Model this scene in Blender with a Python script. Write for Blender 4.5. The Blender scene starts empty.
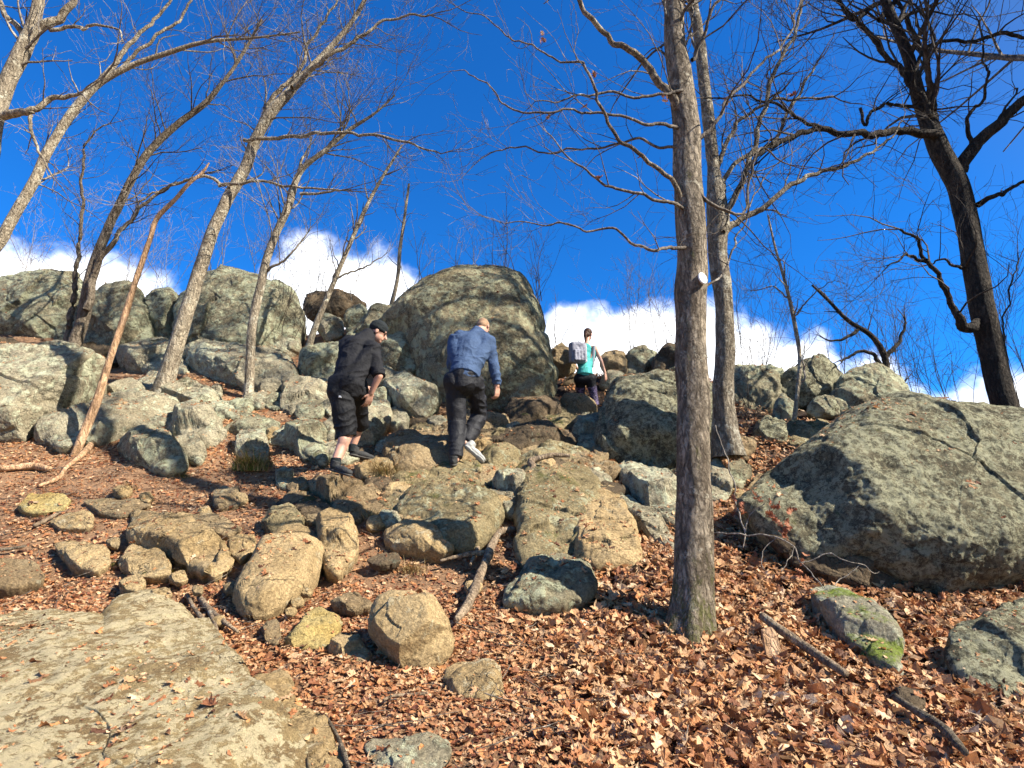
import bpy, math, random
import numpy as np
from mathutils import Vector, Matrix
random.seed(7)
SC = bpy.context.scene
COL = SC.collection
PITCH = math.radians(15); CAMZ = 1.6; F = 600.0
CP, SP = math.cos(PITCH), math.sin(PITCH)
SUN_AZ, SUN_EL = math.radians(114), math.radians(40)

# ---------------------------------------------------------------- geometry helpers
def ray(u, v):
    a = (np.asarray(u, float) - 512) / F; b = (384 - np.asarray(v, float)) / F
    yy = CP - b * SP
    return a / yy, (SP + b * CP) / yy            # x per metre of y, z per metre of y
def P(u, v, d):
    rx, rz = ray(u, v)
    return np.array([rx * d, d, CAMZ + rz * d])
def mpp(v, d):                                   # metres covered by one pixel at ground distance d
    _, rz = ray(512, v)
    return (d * CP + rz * d * SP) / F

def _hash(ix, iy, iz, s):
    h = (ix * 374761393 + iy * 668265263 + iz * 2147483647 + s * 1274126177) & 0xffffffff
    h = ((h ^ (h >> 13)) * 1274126177) & 0xffffffff
    h = ((h ^ (h >> 16)) * 2246822519) & 0xffffffff
    h = h ^ (h >> 15)
    return (h & 0xffffff) / float(0xffffff)
def noise(p, s=0):
    p = np.asarray(p, float)
    i = np.floor(p).astype(np.int64); f = p - i
    f = f * f * (3 - 2 * f)
    r = 0
    for dx in (0, 1):
        wx = f[:, 0] if dx else 1 - f[:, 0]
        for dy in (0, 1):
            wy = f[:, 1] if dy else 1 - f[:, 1]
            for dz in (0, 1):
                wz = f[:, 2] if dz else 1 - f[:, 2]
                r = r + wx * wy * wz * _hash(i[:, 0] + dx, i[:, 1] + dy, i[:, 2] + dz, s)
    return r * 2 - 1
def fbm(p, octv=4, s=0, g=.5):
    p = np.asarray(p, float); r = 0; a = 1; t = 0
    for k in range(octv):
        r = r + a * noise(p * 2 ** k + 17.3 * k, s + k); t += a; a *= g
    return r / t

def mesh_obj(name, V, Fc, mat, parent=None, smooth=True, origin=None, cols=None):
    V = np.asarray(V, float)
    me = bpy.data.meshes.new(name)
    o = np.zeros(3) if origin is None else np.asarray(origin, float)
    Vl = V - o
    Fa = np.asarray(Fc)
    if Fa.ndim == 2 and Fa.dtype != object:
        n, k = Fa.shape
        me.vertices.add(len(Vl)); me.vertices.foreach_set('co', Vl.ravel())
        me.loops.add(n * k); me.loops.foreach_set('vertex_index', Fa.ravel().astype(np.int32))
        me.polygons.add(n); me.polygons.foreach_set('loop_start', np.arange(0, n * k, k, dtype=np.int32))
        me.polygons.foreach_set('loop_total', np.full(n, k, dtype=np.int32))
        me.update(calc_edges=True)
    else:
        me.from_pydata(Vl.tolist(), [], [list(map(int, f)) for f in Fc]); me.update()
    me.polygons.foreach_set('use_smooth', [smooth] * len(me.polygons))
    if cols is not None:
        at = me.color_attributes.new('col', 'FLOAT_COLOR', 'POINT')
        c4 = np.ones((len(V), 4)); c4[:, :3] = cols
        at.data.foreach_set('color', c4.ravel())
    me.materials.append(mat)
    ob = bpy.data.objects.new(name, me); COL.objects.link(ob)
    if parent is not None:
        ob.parent = parent
        ob.location = Vector(o) - parent.location
    else:
        ob.location = Vector(o)
    return ob
def tag(o, label=None, cat=None, group=None, kind=None):
    if label: o['label'] = label
    if cat: o['category'] = cat
    if group: o['group'] = group
    if kind: o['kind'] = kind
    return o
def empty(name, loc):
    o = bpy.data.objects.new(name, None); COL.objects.link(o); o.location = Vector([float(c) for c in loc]); return o

# ---------------------------------------------------------------- terrain
CTRL = [(0,768,2.5),(256,768,2.55),(512,768,2.6),(768,768,2.7),(1024,768,2.8),
 (0,690,3.1),(256,690,3.2),(512,690,3.3),(768,690,3.4),(1024,690,3.45),
 (0,620,3.9),(256,620,4.0),(450,620,4.1),(685,620,4.25),(850,620,4.3),(1024,620,4.3),
 (0,560,4.7),(200,560,4.8),(400,560,4.85),(560,560,4.95),(560,612,4.36),(440,572,4.76),(380,537,5.08),(740,560,5.1),(930,595,4.75),
 (0,510,5.6),(150,510,5.6),(300,510,5.7),(450,510,5.8),(600,510,6.0),(740,510,6.1),
 (0,465,6.4),(150,465,6.5),(340,470,6.8),(462,467,6.9),(560,465,6.9),(660,470,7.1),(750,470,7.2),
 (350,328,11.6),(620,376,11.9),(685,376,11.6),(566,382,11.4),(800,406,11.3),(880,410,10.9),(30,325,12.9),(120,325,12.6),(230,318,13),
 (60,430,7.3),(200,430,7.6),(300,430,7.8),(400,430,7.9),(520,432,7.9),(600,430,8.8),(740,437,8.0),(820,438,8.6),
 (120,400,8.4),(200,400,8.6),(330,400,8.8),(450,405,8.9),(585,412,10.0),(760,412,10.0),(880,418,10.2),
 (50,370,9.8),(200,368,10.0),(300,368,10.2),(50,350,10.6),(150,352,11),(280,352,11.2),(560,395,10.6)]
WPTS = [(-9,13,6.0),(-4,13.6,6.0),(0,13.6,5.2),(2.3,14,5.3),(5,13.6,4.6),(9,12.5,4.1),(6.8,8,2.7),(4.9,6.2,1.75),(8,5.5,1.7),(6,4,1.2),
 (-22,20,5.5),(0,26,4.6),(22,20,4),(-25,0,.8),(25,0,.5),(0,-15,-3),(-15,8,3.9),(15,8,2.9),(0,0,.05),(-3,.5,.2),(3,.5,.2),(-6,3,1.0),(5.5,2,.7)]
_c = np.array([P(*c) for c in CTRL] + [np.array(w, float) for w in WPTS])
def _tps(r2): return np.where(r2 > 1e-9, r2 * np.log(np.maximum(r2, 1e-9)), 0)
_n = len(_c)
_K = _tps(((_c[:, None, :2] - _c[None, :, :2]) ** 2).sum(-1)) + np.eye(_n) * .12
_Q = np.c_[np.ones(_n), _c[:, :2]]
_sol = np.linalg.solve(np.block([[_K, _Q], [_Q.T, np.zeros((3, 3))]]), np.r_[_c[:, 2], 0, 0, 0])
def H0(x, y):
    x = np.atleast_1d(np.asarray(x, float)); y = np.atleast_1d(np.asarray(y, float))
    sh = x.shape; x = x.ravel(); y = y.ravel()
    out = np.empty(len(x))
    for i in range(0, len(x), 50000):
        xs, ys = np.clip(x[i:i+50000], -24, 24), np.clip(y[i:i+50000], -14, 25)
        r2 = (xs[:, None] - _c[None, :, 0]) ** 2 + (ys[:, None] - _c[None, :, 1]) ** 2
        out[i:i+50000] = _tps(r2) @ _sol[:_n] + _sol[_n] + _sol[_n+1] * xs + _sol[_n+2] * ys
    R = np.sqrt(x ** 2 + (y - 5) ** 2)
    w = np.clip((R - 17) / 40, 0, 1); w = w * w * (3 - 2 * w)
    return (out * (1 - w) + w * (-6)).reshape(sh)
def H(x, y):
    x = np.atleast_1d(np.asarray(x, float)); y = np.atleast_1d(np.asarray(y, float))
    p = np.c_[x.ravel(), y.ravel(), np.zeros(x.size)]
    n = fbm(p * .9, 3, 5) * .09 + fbm(p * 5, 3, 9) * .022
    return H0(x, y) + n.reshape(x.shape)
def hit(u, v, f=H0):
    rx, rz = ray(u, v)
    d = np.arange(1.2, 16, .04)
    z = CAMZ + rz * d; h = f(rx * d, d)
    k = np.where(z < h)[0]
    return 15.0 if len(k) == 0 else float(d[k[0]])
def normal_at(x, y, e=.05):
    hx = (H(x + e, y) - H(x - e, y)) / (2 * e); hy = (H(x, y + e) - H(x, y - e)) / (2 * e)
    n = np.stack([-hx, -hy, np.ones_like(hx)], -1)
    return n / np.linalg.norm(n, axis=-1, keepdims=True)

# ---------------------------------------------------------------- materials
class NT:
    def __init__(s, name):
        s.m = bpy.data.materials.new(name); s.m.use_nodes = True
        s.t = s.m.node_tree; s.t.nodes.clear()
        s.out = s.n('ShaderNodeOutputMaterial'); s.b = s.n('ShaderNodeBsdfPrincipled')
        s.l(s.b.outputs[0], s.out.inputs[0]); s.b.inputs['Specular IOR Level'].default_value = .25
        g = s.n('ShaderNodeNewGeometry'); s.pos = g.outputs['Position']; s.nrm = g.outputs['Normal']
    def n(s, t, **k):
        x = s.t.nodes.new(t)
        for a, b in k.items(): setattr(x, a, b)
        return x
    def l(s, a, b): s.t.links.new(a, b)
    def setin(s, sock, v):
        if isinstance(v, bpy.types.NodeSocket): s.l(v, sock)
        elif isinstance(v, (tuple, list)) and sock.type == 'RGBA': sock.default_value = (*v[:3], 1)
        else: sock.default_value = v
    def noise(s, scale, detail=5, rough=.55, dist=0, vec=None, sc=None):
        x = s.n('ShaderNodeTexNoise'); x.inputs['Scale'].default_value = scale; x.inputs['Detail'].default_value = detail
        x.inputs['Roughness'].default_value = rough; x.inputs['Distortion'].default_value = dist
        v = vec or s.pos
        if sc:
            mp = s.n('ShaderNodeMapping'); mp.inputs['Scale'].default_value = sc; s.l(v, mp.inputs[0]); v = mp.outputs[0]
        s.l(v, x.inputs['Vector']); return x.outputs['Fac']
    def vor(s, scale, feature='F1', vec=None, rnd=1):
        x = s.n('ShaderNodeTexVoronoi', feature=feature); x.inputs['Scale'].default_value = scale
        x.inputs['Randomness'].default_value = rnd
        s.l(vec or s.pos, x.inputs['Vector']); return x.outputs['Distance']
    def ramp(s, f, a, b, lo=0., hi=1.):
        x = s.n('ShaderNodeMapRange'); x.interpolation_type = 'SMOOTHSTEP'
        s.setin(x.inputs[0], f); x.inputs[1].default_value = a; x.inputs[2].default_value = b
        x.inputs[3].default_value = lo; x.inputs[4].default_value = hi; return x.outputs[0]
    def mix(s, f, a, b, mode='MIX'):
        x = s.n('ShaderNodeMix', data_type='RGBA', blend_type=mode)
        s.setin(x.inputs[0], f); s.setin(x.inputs[6], a); s.setin(x.inputs[7], b); return x.outputs[2]
    def math(s, op, a, b=0., c=0.):
        x = s.n('ShaderNodeMath', operation=op)
        s.setin(x.inputs[0], a); s.setin(x.inputs[1], b); s.setin(x.inputs[2], c); return x.outputs[0]
    def bump(s, h, dist, strength=1., prev=None):
        x = s.n('ShaderNodeBump'); x.inputs['Distance'].default_value = dist; x.inputs['Strength'].default_value = strength
        s.l(h, x.inputs['Height'])
        if prev is not None: s.l(prev, x.inputs['Normal'])
        return x.outputs[0]
    def done(s, col, rough=.85, nrm=None):
        s.setin(s.b.inputs['Base Color'], col); s.setin(s.b.inputs['Roughness'], rough)
        if nrm is not None: s.l(nrm, s.b.inputs['Normal'])
        return s.m

def rock_mat(name, c1, c2, lich, la=.5, moss=.0, mossc=(.07,.085,.015), dark=.3, stain=(.05,.045,.03), sc=1.0, bump=1.0):
    m = NT(name)
    w = m.n('ShaderNodeVectorMath', operation='ADD')
    nz = m.n('ShaderNodeTexNoise'); nz.inputs['Scale'].default_value = 2.2 * sc; nz.inputs['Detail'].default_value = 3
    m.l(m.pos, nz.inputs['Vector']); m.l(nz.outputs['Color'], w.inputs[0]); m.l(m.pos, w.inputs[1])
    wp = w.outputs[0]
    a = m.ramp(m.noise(1.6 * sc, 8, .65, .3), .38, .62)
    col = m.mix(a, c1, c2)
    # mineral speckle
    sp = m.noise(55 * sc, 5, .75)
    col = m.mix(m.ramp(sp, .35, .7), m.mix(1, col, (.62, .60, .56), 'MULTIPLY'), m.mix(1, col, (1.28, 1.27, 1.22), 'MULTIPLY'))
    # lichen: pale crusts, two sizes
    l1 = m.noise(7 * sc, 10, .72, .4); l2 = m.noise(23 * sc, 8, .75, .2); l3 = m.noise(1.1 * sc, 3, .5)
    lm = m.math('ADD', m.math('MULTIPLY', l1, .6), m.math('ADD', m.math('MULTIPLY', l2, .3), m.math('MULTIPLY', l3, .25)))
    th = .72 - .26 * la
    lk = m.ramp(lm, th - .018, th + .02)
    col = m.mix(m.math('MULTIPLY', lk, .85), col, m.mix(m.noise(30, 4), m.mix(1, lich, (.75,.8,.7), 'MULTIPLY'), lich))
    # dark crust lichen and stains
    d1 = m.ramp(m.math('ADD', m.math('MULTIPLY', m.noise(4.3 * sc, 9, .75, .6), .7), m.math('MULTIPLY', m.noise(30 * sc, 6, .8), .3)), .62 - .22 * dark, .68 - .16 * dark)
    col = m.mix(m.math('MULTIPLY', d1, .75), col, stain)
    # fissures
    gate = m.ramp(m.noise(1.3 * sc, 3), .47, .58)
    r1 = m.math('ABSOLUTE', m.math('SUBTRACT', m.noise(1.7 * sc, 5, .5, .2, sc=(1, 1, 2.2)), .5))
    r2 = m.math('ABSOLUTE', m.math('SUBTRACT', m.noise(5.5 * sc, 5, .55, .1, sc=(1.5, 1, 1)), .5))
    fis = m.math('MAXIMUM', m.math('MULTIPLY', m.ramp(r1, 0, .007, 1, 0), gate), m.math('MULTIPLY', m.ramp(r2, 0, .01, .5, 0), gate))
    col = m.mix(m.math('MULTIPLY', fis, .7), col, stain)
    if moss > 0:
        sx = m.n('ShaderNodeSeparateXYZ'); m.l(m.nrm, sx.inputs[0])
        mm = m.math('ADD', m.math('MULTIPLY', m.noise(2.6 * sc, 7, .65, .3), .8), m.math('MULTIPLY', sx.outputs[2], .12))
        mk = m.ramp(mm, .62 - .28 * moss, .70 - .24 * moss)
        mk = m.math('MULTIPLY', mk, m.ramp(m.noise(38, 5, .7), .3, .55, .45, 1))
        mc = m.mix(m.ramp(m.noise(45, 4, .7), .35, .65), m.mix(1, mossc, (.5,.5,.5), 'MULTIPLY'), mossc)
        col = m.mix(m.math('MULTIPLY', mk, .9), col, mc)
    b = m.bump(m.noise(5 * sc, 8, .6), .10 * bump)
    b = m.bump(m.noise(26 * sc, 8, .72), .030 * bump, 1, b)
    b = m.bump(m.noise(110 * sc, 5, .75), .008 * bump, 1, b); b = m.bump(lk, .006, .8, b)
    b = m.bump(m.math('MULTIPLY', fis, -1), .03 * bump, .9, b)
    return m.done(col, .92, b)
PALE = (.36,.37,.27)
M = {}
M['pale'] = rock_mat('rock_pale_lichen', (.31,.265,.18), (.45,.40,.285), (.58,.56,.40), .48, .14, dark=.48, stain=(.095,.085,.055))
M['wall'] = rock_mat('rock_ridge_grey', (.28,.24,.155), (.41,.37,.25), (.54,.535,.37), .54, .2, dark=.52, stain=(.07,.06,.038), bump=1.4)
M['tan'] = rock_mat('rock_tan', (.38,.265,.13), (.52,.38,.205), (.62,.50,.33), .28, .04, dark=.30, stain=(.14,.095,.045))
M['slab'] = rock_mat('rock_tan_slab', (.33,.225,.11), (.50,.37,.185), (.86,.70,.45), .56, .0, dark=.40, stain=(.19,.13,.07), sc=2.4, bump=1.2)
M['brown'] = rock_mat('rock_brown', (.27,.19,.105), (.38,.285,.165), (.46,.39,.27), .24, .10, dark=.34, stain=(.075,.052,.032))
M['moss'] = rock_mat('rock_mossy_olive', (.23,.18,.095), (.35,.28,.155), (.46,.43,.29), .36, .34, (.13,.13,.03), dark=.42, stain=(.055,.045,.025))
M['boul'] = rock_mat('rock_dark_mottled', (.21,.18,.115), (.38,.335,.215), (.66,.615,.42), .60, .22, (.15,.165,.045), dark=.66, stain=(.048,.045,.03), sc=3.2, bump=1.5)
M['dome'] = rock_mat('rock_dome_brown', (.26,.215,.13), (.40,.34,.215), (.55,.52,.34), .52, .2, dark=.55, stain=(.055,.046,.028), bump=1.5)
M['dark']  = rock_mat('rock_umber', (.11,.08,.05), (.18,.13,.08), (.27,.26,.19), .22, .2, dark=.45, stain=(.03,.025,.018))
M['yellow']= rock_mat('rock_yellow', (.46,.33,.12), (.52,.41,.18), (.55,.48,.30), .25, .0, dark=.1, stain=(.2,.13,.05))
M['bright'] = rock_mat('rock_moss_bright', (.26,.23,.17), (.38,.35,.26), (.48,.46,.35), .5, .56, (.20,.27,.02), dark=.3)

def soil_mat():
    m = NT('forest_soil')
    c = m.mix(m.ramp(m.noise(1.3, 6, .6), .35, .65), (.21,.115,.06), (.38,.215,.115))
    c = m.mix(m.ramp(m.noise(40, 6, .8), .4, .65), c, (.42,.25,.14))
    c = m.mix(m.ramp(m.noise(14, 6, .8), .5, .7, 0, .8), c, (.09,.05,.028))
    sx = m.n('ShaderNodeSeparateXYZ'); m.l(m.pos, sx.inputs[0])
    hum_shade = m.ramp(m.math('ADD', sx.outputs[0], m.math('MULTIPLY', m.noise(1.6, 4), 1.2)), .3, 1.3)
    c = m.mix(hum_shade, c, (.035,.02,.012))  # shade for the gaps between leaves is put into this dark humus colour
    b = m.bump(m.noise(12, 8, .7), .05); b = m.bump(m.noise(70, 6, .8), .018, 1, b)
    return m.done(c, .95, b)
M['soil'] = soil_mat()
def leaf_mat():
    m = NT('dry_leaves')
    a = m.n('ShaderNodeAttribute', attribute_name='col')
    c = m.mix(m.ramp(m.noise(60, 4, .7), .3, .7), m.mix(1, a.outputs[0], (.72,.66,.62), 'MULTIPLY'), a.outputs[0])
    b = m.bump(m.noise(90, 3, .6), .006)
    m.b.inputs['Specular IOR Level'].default_value = .35
    tr = m.n('ShaderNodeBsdfTranslucent'); m.l(c, tr.inputs[0])
    mx = m.n('ShaderNodeMixShader'); mx.inputs[0].default_value = .22
    m.done(c, .62, b); m.l(m.b.outputs[0], mx.inputs[1]); m.l(tr.outputs[0], mx.inputs[2]); m.l(mx.outputs[0], m.out.inputs[0])
    return m.m
M['leaf'] = leaf_mat()
def bark_mat(name, c1, c2, lich, la, moss=0, fur=1., zmoss=None):
    m = NT(name)
    n1 = m.noise(9, 8, .7, .8, sc=(1, 1, .22)); n2 = m.noise(30, 6, .75, .3, sc=(1, 1, .3))
    c = m.mix(m.ramp(n1, .36, .62), c1, c2)
    wv = m.n('ShaderNodeVectorMath', operation='ADD'); nq = m.n('ShaderNodeTexNoise'); nq.inputs['Scale'].default_value = 9; nq.inputs['Detail'].default_value = 4
    vs = m.n('ShaderNodeVectorMath', operation='SCALE'); vs.inputs['Scale'].default_value = .12; m.l(m.pos, nq.inputs['Vector']); m.l(nq.outputs['Color'], vs.inputs[0])
    m.l(m.pos, wv.inputs[0]); m.l(vs.outputs[0], wv.inputs[1]); mpv = m.n('ShaderNodeMapping'); mpv.inputs['Scale'].default_value = (1, 1, .26); m.l(wv.outputs[0], mpv.inputs[0])
    pl = m.vor(27, 'DISTANCE_TO_EDGE', mpv.outputs[0]); crk = m.ramp(pl, .0, .16, 1, 0)
    c = m.mix(m.math('MULTIPLY', crk, min(.6, .34 * fur)), c, m.mix(1, c1, (.32,.30,.28), 'MULTIPLY'))
    c = m.mix(m.ramp(m.noise(3.2, 5, .7), .52, .66, 0, .6), c, m.mix(1, c2, (1.35,1.33,1.3), 'MULTIPLY'))
    c = m.mix(m.ramp(n2, .42, .6, 0, .75), c, m.mix(1, c1, (.45,.43,.4), 'MULTIPLY'))
    lk = m.ramp(m.math('ADD', m.math('MULTIPLY', m.noise(5, 6, .7, .3), .6), m.math('MULTIPLY', m.noise(24, 6, .75), .4)), .62 - .2 * la, .66 - .16 * la)
    c = m.mix(m.math('MULTIPLY', lk, .8), c, lich)
    if moss:
        sp = m.n('ShaderNodeSeparateXYZ'); m.l(m.pos, sp.inputs[0])
        hz = m.ramp(sp.outputs[2], zmoss[0], zmoss[1], 1, 0)
        mk = m.ramp(m.math('ADD', m.noise(16, 7, .75, sc=(1, 1, .4)), m.math('MULTIPLY', hz, .2)), .58, .72)
        c = m.mix(m.math('MULTIPLY', mk, moss), c, m.mix(m.noise(40, 3), (.03,.04,.008), (.16,.16,.03)))
    b = m.bump(m.ramp(pl, 0, .25), .02 * fur); b = m.bump(n1, .04 * fur, 1, b); b = m.bump(n2, .018 * fur, 1, b); b = m.bump(m.noise(120, 4, .7), .004, 1, b)
    return m.done(c, .9, b)
M['bark1'] = bark_mat('bark_grey_brown', (.20,.155,.11), (.50,.41,.30), (.56,.50,.38), .32, .75, 1.5, (.9, 1.8))
M['bark2'] = bark_mat('bark_flaky', (.19,.15,.105), (.40,.34,.25), (.54,.50,.39), .45, fur=1.3)
M['bark3'] = bark_mat('bark_oak_dark', (.035,.028,.022), (.11,.085,.06), (.15,.13,.09), .15, fur=1.6)
M['bark4'] = bark_mat('bark_pale', (.27,.215,.15), (.46,.385,.275), (.54,.50,.38), .45, fur=.7)
M['bark5'] = bark_mat('bark_brown', (.15,.115,.08), (.28,.225,.16), (.34,.31,.22), .3, fur=.8)
M['snag'] = bark_mat('bare_snag_wood', (.46,.27,.14), (.62,.40,.24), (.5,.40,.28), .1, fur=.4)
M['wood']  = bark_mat('weathered_wood', (.22,.155,.10), (.36,.27,.18), (.40,.36,.28), .3, fur=.5)
M['twig'] = bark_mat('twig_bark', (.09,.07,.055), (.20,.165,.13), (.36,.33,.28), .35, fur=.2)
M['twigd'] = bark_mat('twig_bark_dark', (.045,.033,.026), (.10,.078,.06), (.2,.18,.15), .2, fur=.2)
M['twigp'] = bark_mat('twig_bark_pale', (.17,.145,.12), (.32,.28,.235), (.45,.42,.36), .35, fur=.2)
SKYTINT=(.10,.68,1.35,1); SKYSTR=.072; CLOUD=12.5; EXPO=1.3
# ---------------------------------------------------------------- ground sheet
def axis(lo, hi, step, far, n=26):
    core = np.arange(lo, hi, step)
    g = np.geomspace(step, far, n)
    return np.r_[(lo - np.cumsum(g))[::-1], core, hi + np.cumsum(g)]
xs = axis(-9, 9, .055, 90); ys = axis(1, 15, .055, 90)
X, Y = np.meshgrid(xs, ys); Z = H(X, Y)
nx, ny = len(xs), len(ys)
idx = np.arange(nx * ny).reshape(ny, nx)
Fq = np.stack([idx[:-1, :-1], idx[:-1, 1:], idx[1:, 1:], idx[1:, :-1]], -1).reshape(-1, 4)
tag(mesh_obj('ground', np.c_[X.ravel(), Y.ravel(), Z.ravel()], Fq, M['soil']), kind='structure')

# ---------------------------------------------------------------- rocks
def smin(a, b, k):
    h = np.clip(.5 + .5 * (b - a) / k, 0, 1)
    return b * (1 - h) + a * h - k * h * (1 - h)
def vnormals(V, T):
    n = np.cross(V[T[:, 1]] - V[T[:, 0]], V[T[:, 2]] - V[T[:, 0]])
    N = np.zeros_like(V)
    for i in range(3): np.add.at(N, T[:, i], n)
    return N / np.maximum(np.linalg.norm(N, axis=1, keepdims=True), 1e-12)
_rs = [100]
ROCKS = []
def rock(label, poly, mat='pale', B=.28, d=None, rnd=.15, fac=7, name='rock', cat='rock', back=.6, rough=1., group=None, seed=None, strata=1., grow=1.045, lift=None, chip=.75):
    _rs[0] += 1; seed = seed or _rs[0]; rg = np.random.RandomState(seed)
    p = np.array(poly, float); grow = grow if (d is None or grow == 1.06) else min(grow, .985)
    p = p.mean(0) + (p - p.mean(0)) * (grow + min(.08, 1.5 / max(np.ptp(p[:, 0]), 1)))
    if d is None:
        dd = np.array([hit(np.clip(u, -60, 1084), min(v, 860)) for u, v in p])
        A = np.c_[np.ones(len(p)), (p[:, 0] - 512) / 600, (p[:, 1] - 384) / 600]
        A2 = np.r_[A, np.diag([0, .25, .0])]; co = np.linalg.lstsq(A2, np.r_[1 / dd, 0, 0, 0], rcond=None)[0]
        inv = lambda u, v: co[0] + co[1] * (u - 512) / 600 + co[2] * (v - 384) / 600
    else:
        v0, v1 = p[:, 1].max(), p[:, 1].min()
        inv = lambda u, v: 1 / d[0] + (1 / d[1] - 1 / d[0]) * (v0 - v) / (v0 - v1)
    # corner cutting, then even resampling
    for _ in range(2 if rnd > .45 else 1):
        q = np.roll(p, -1, 0); k = .25 if rnd > .45 else .12
        p = np.stack([p * (1 - k) + q * k, p * k + q * (1 - k)], 1).reshape(-1, 2)
    size = max(np.ptp(p[:, 0]), np.ptp(p[:, 1]))
    Mn = int(np.clip(size * 2.1, 54, 560)); K = int(np.clip(size * .6, 18, 170))
    pc = np.r_[p, p[:1]]; L = np.r_[0, np.cumsum(np.linalg.norm(np.diff(pc, axis=0), axis=1))]
    s = np.linspace(0, L[-1], Mn, endpoint=False)
    bu = np.interp(s, L, pc[:, 0]); bv = np.interp(s, L, pc[:, 1])
    a_ = .5 * np.sum(bu * np.roll(bv, -1) - np.roll(bu, -1) * bv)
    if a_ < 0: bu, bv = bu[::-1], bv[::-1]
    a_ = abs(a_); cr = bu * np.roll(bv, -1) - np.roll(bu, -1) * bv
    cu = ((bu + np.roll(bu, -1)) * cr).sum() / (6 * a_); cv = ((bv + np.roll(bv, -1)) * cr).sum() / (6 * a_)
    bd = 1 / inv(bu, bv); E = P(bu, bv, bd).T; C = P(cu, cv, 1 / inv(cu, cv))
    _o = np.array([0, 0, CAMZ]); pull = (.15 if d is None else 0.)
    E = E + (_o - E) * (pull / np.linalg.norm(_o - C)); C = C + (_o - C) * (pull / np.linalg.norm(_o - C))
    n = np.cross(E - C, np.roll(E, -1, 0) - C).sum(0); n /= np.linalg.norm(n)
    tocam = np.array([0, 0, CAMZ]) - C
    if n @ tocam < 0: n = -n; flip = True
    else: flip = False
    e1 = np.cross([0, 0, 1.], n); e1 /= np.linalg.norm(e1); e2 = np.cross(n, e1)
    R = np.linalg.norm(E - C, axis=1).mean()
    Rs = np.sqrt(abs(np.cross(E - C, np.roll(E, -1, 0) - C) @ n).sum() / 2 / math.pi)
    Bm = B * Rs * (.85 if d is None else 1.); lift = (.02 if d is None else 0.) if lift is None else lift
    t = 1 - (np.linspace(0, 1, K + 1)[1:]) ** 1.5          # from the rim inwards, denser near the rim
    t = t[:-1]
    def side(sign, Bh, tt):
        rings = [C + (E - C) * k for k in tt]; Q = np.concatenate(rings + [C[None]])
        tv = np.r_[np.repeat(tt, Mn), 0.]
        pw = 2.2 + 3.2 * (1 - rnd)
        h = Bh * (1 - tv ** pw) ** (.5 + .1 * rnd) + (lift * np.clip((1 - tv) * 8, 0, 1) if sign > 0 else 0)
        q1 = (Q - C) @ e1 / Rs; q2 = (Q - C) @ e2 / Rs
        if sign > 0:
            kk = Bh * (.02 + .55 * rnd)
            tx, ty = rg.uniform(-.28, .28, 2)
            h = smin(h, Bh * (.95 + tx * q1 + ty * q2), kk * .4)
            ph0 = rg.uniform(0, 6.28)
            for i in range(fac):
                ph = ph0 + i * 6.283 / max(fac, 1) + rg.uniform(-.45, .45)
                r0 = rg.uniform(.35, .85); sl = rg.uniform(.5, 2.2)
                h = smin(h, Bh * .9 + (r0 - q1 * math.cos(ph) - q2 * math.sin(ph)) * sl * Bh * 1.5, kk * .5)
            h = np.maximum(h, .4 * Bh * (1 - tv ** pw) ** .5)
        return Q + n * (sign * h)[:, None]
    tb = 1 - np.linspace(0, 1, 9)[1:-1]
    Vf = side(1, Bm, t); Vb = side(-1, back * Rs, tb)
    V = np.concatenate([E, Vf, Vb]); nf = len(t); nb = len(tb)
    tri = []
    def rings(o0, offs, cidx, inv_):
        cur = o0; i = np.arange(Mn); j = (i + 1) % Mn
        for o in offs:
            a, b, c, e = cur + i, cur + j, o + j, o + i
            T = np.concatenate([np.c_[a, b, c], np.c_[a, c, e]])
            tri.append(T[:, ::-1] if inv_ else T); cur = o
        T = np.c_[cur + i, cur + j, np.full(Mn, cidx)]
        tri.append(T[:, ::-1] if inv_ else T)
    rings(0, [Mn + k * Mn for k in range(nf)], Mn + nf * Mn, False)
    ob_ = Mn + nf * Mn + 1
    rings(0, [ob_ + k * Mn for k in range(nb)], ob_ + nb * Mn, True)
    T = np.concatenate(tri)
    if flip: T = T[:, ::-1]
    N = vnormals(V, T)
    w = fbm(V / (Rs * .9) + seed, 2, seed) * (.03 + .09 * min(rnd, .6)) * Rs
    w += fbm(V / (Rs * .28) + seed, 4, seed + 3, .6) * .03 * Rs * rough
    g = 1 - np.abs(noise(V / (Rs * .5) + fbm(V / Rs * 3, 2, seed)[:, None] * .3 + seed, seed + 5))
    w -= np.clip(g - .86, 0, 1) / .14 * .02 * Rs * strata
    sd = rg.normal(size=3); sd[2] = abs(sd[2]) + .6; sd /= np.linalg.norm(sd)
    fr = V @ sd / (Rs * .42) + fbm(V / (Rs * 1.2), 2, seed + 8) * .45
    fr = fr - np.floor(fr)
    w += (np.clip(fr, 0, .82) / .82 - np.clip((fr - .82) / .18, 0, 1) - .4) * .028 * Rs * strata
    w += fbm(V * 14, 3, seed + 11) * .012 * min(1, Rs * 2) * rough
    # fractured faces: planar chips that meet in ledges
    for (cn, am, dr_) in ((int(10 + 14 * (1 - rnd)), .12, .035), (70, .045, .012)):
        if rnd > .75 and cn < 70: continue
        lo_, hi_ = V.min(0), V.max(0); sp_ = lo_ + rg.rand(cn, 3) * (hi_ - lo_); wp_ = V + np.c_[noise(V / (Rs * .3), 3), noise(V / (Rs * .3), 4), noise(V / (Rs * .3), 5)] * Rs * .07
        best = np.full(len(V), 1e9); bi = np.zeros(len(V), int)
        for q_ in range(cn):
            d_ = ((wp_ - sp_[q_]) ** 2).sum(1); mm_ = d_ < best; best[mm_] = d_[mm_]; bi[mm_] = q_
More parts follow.
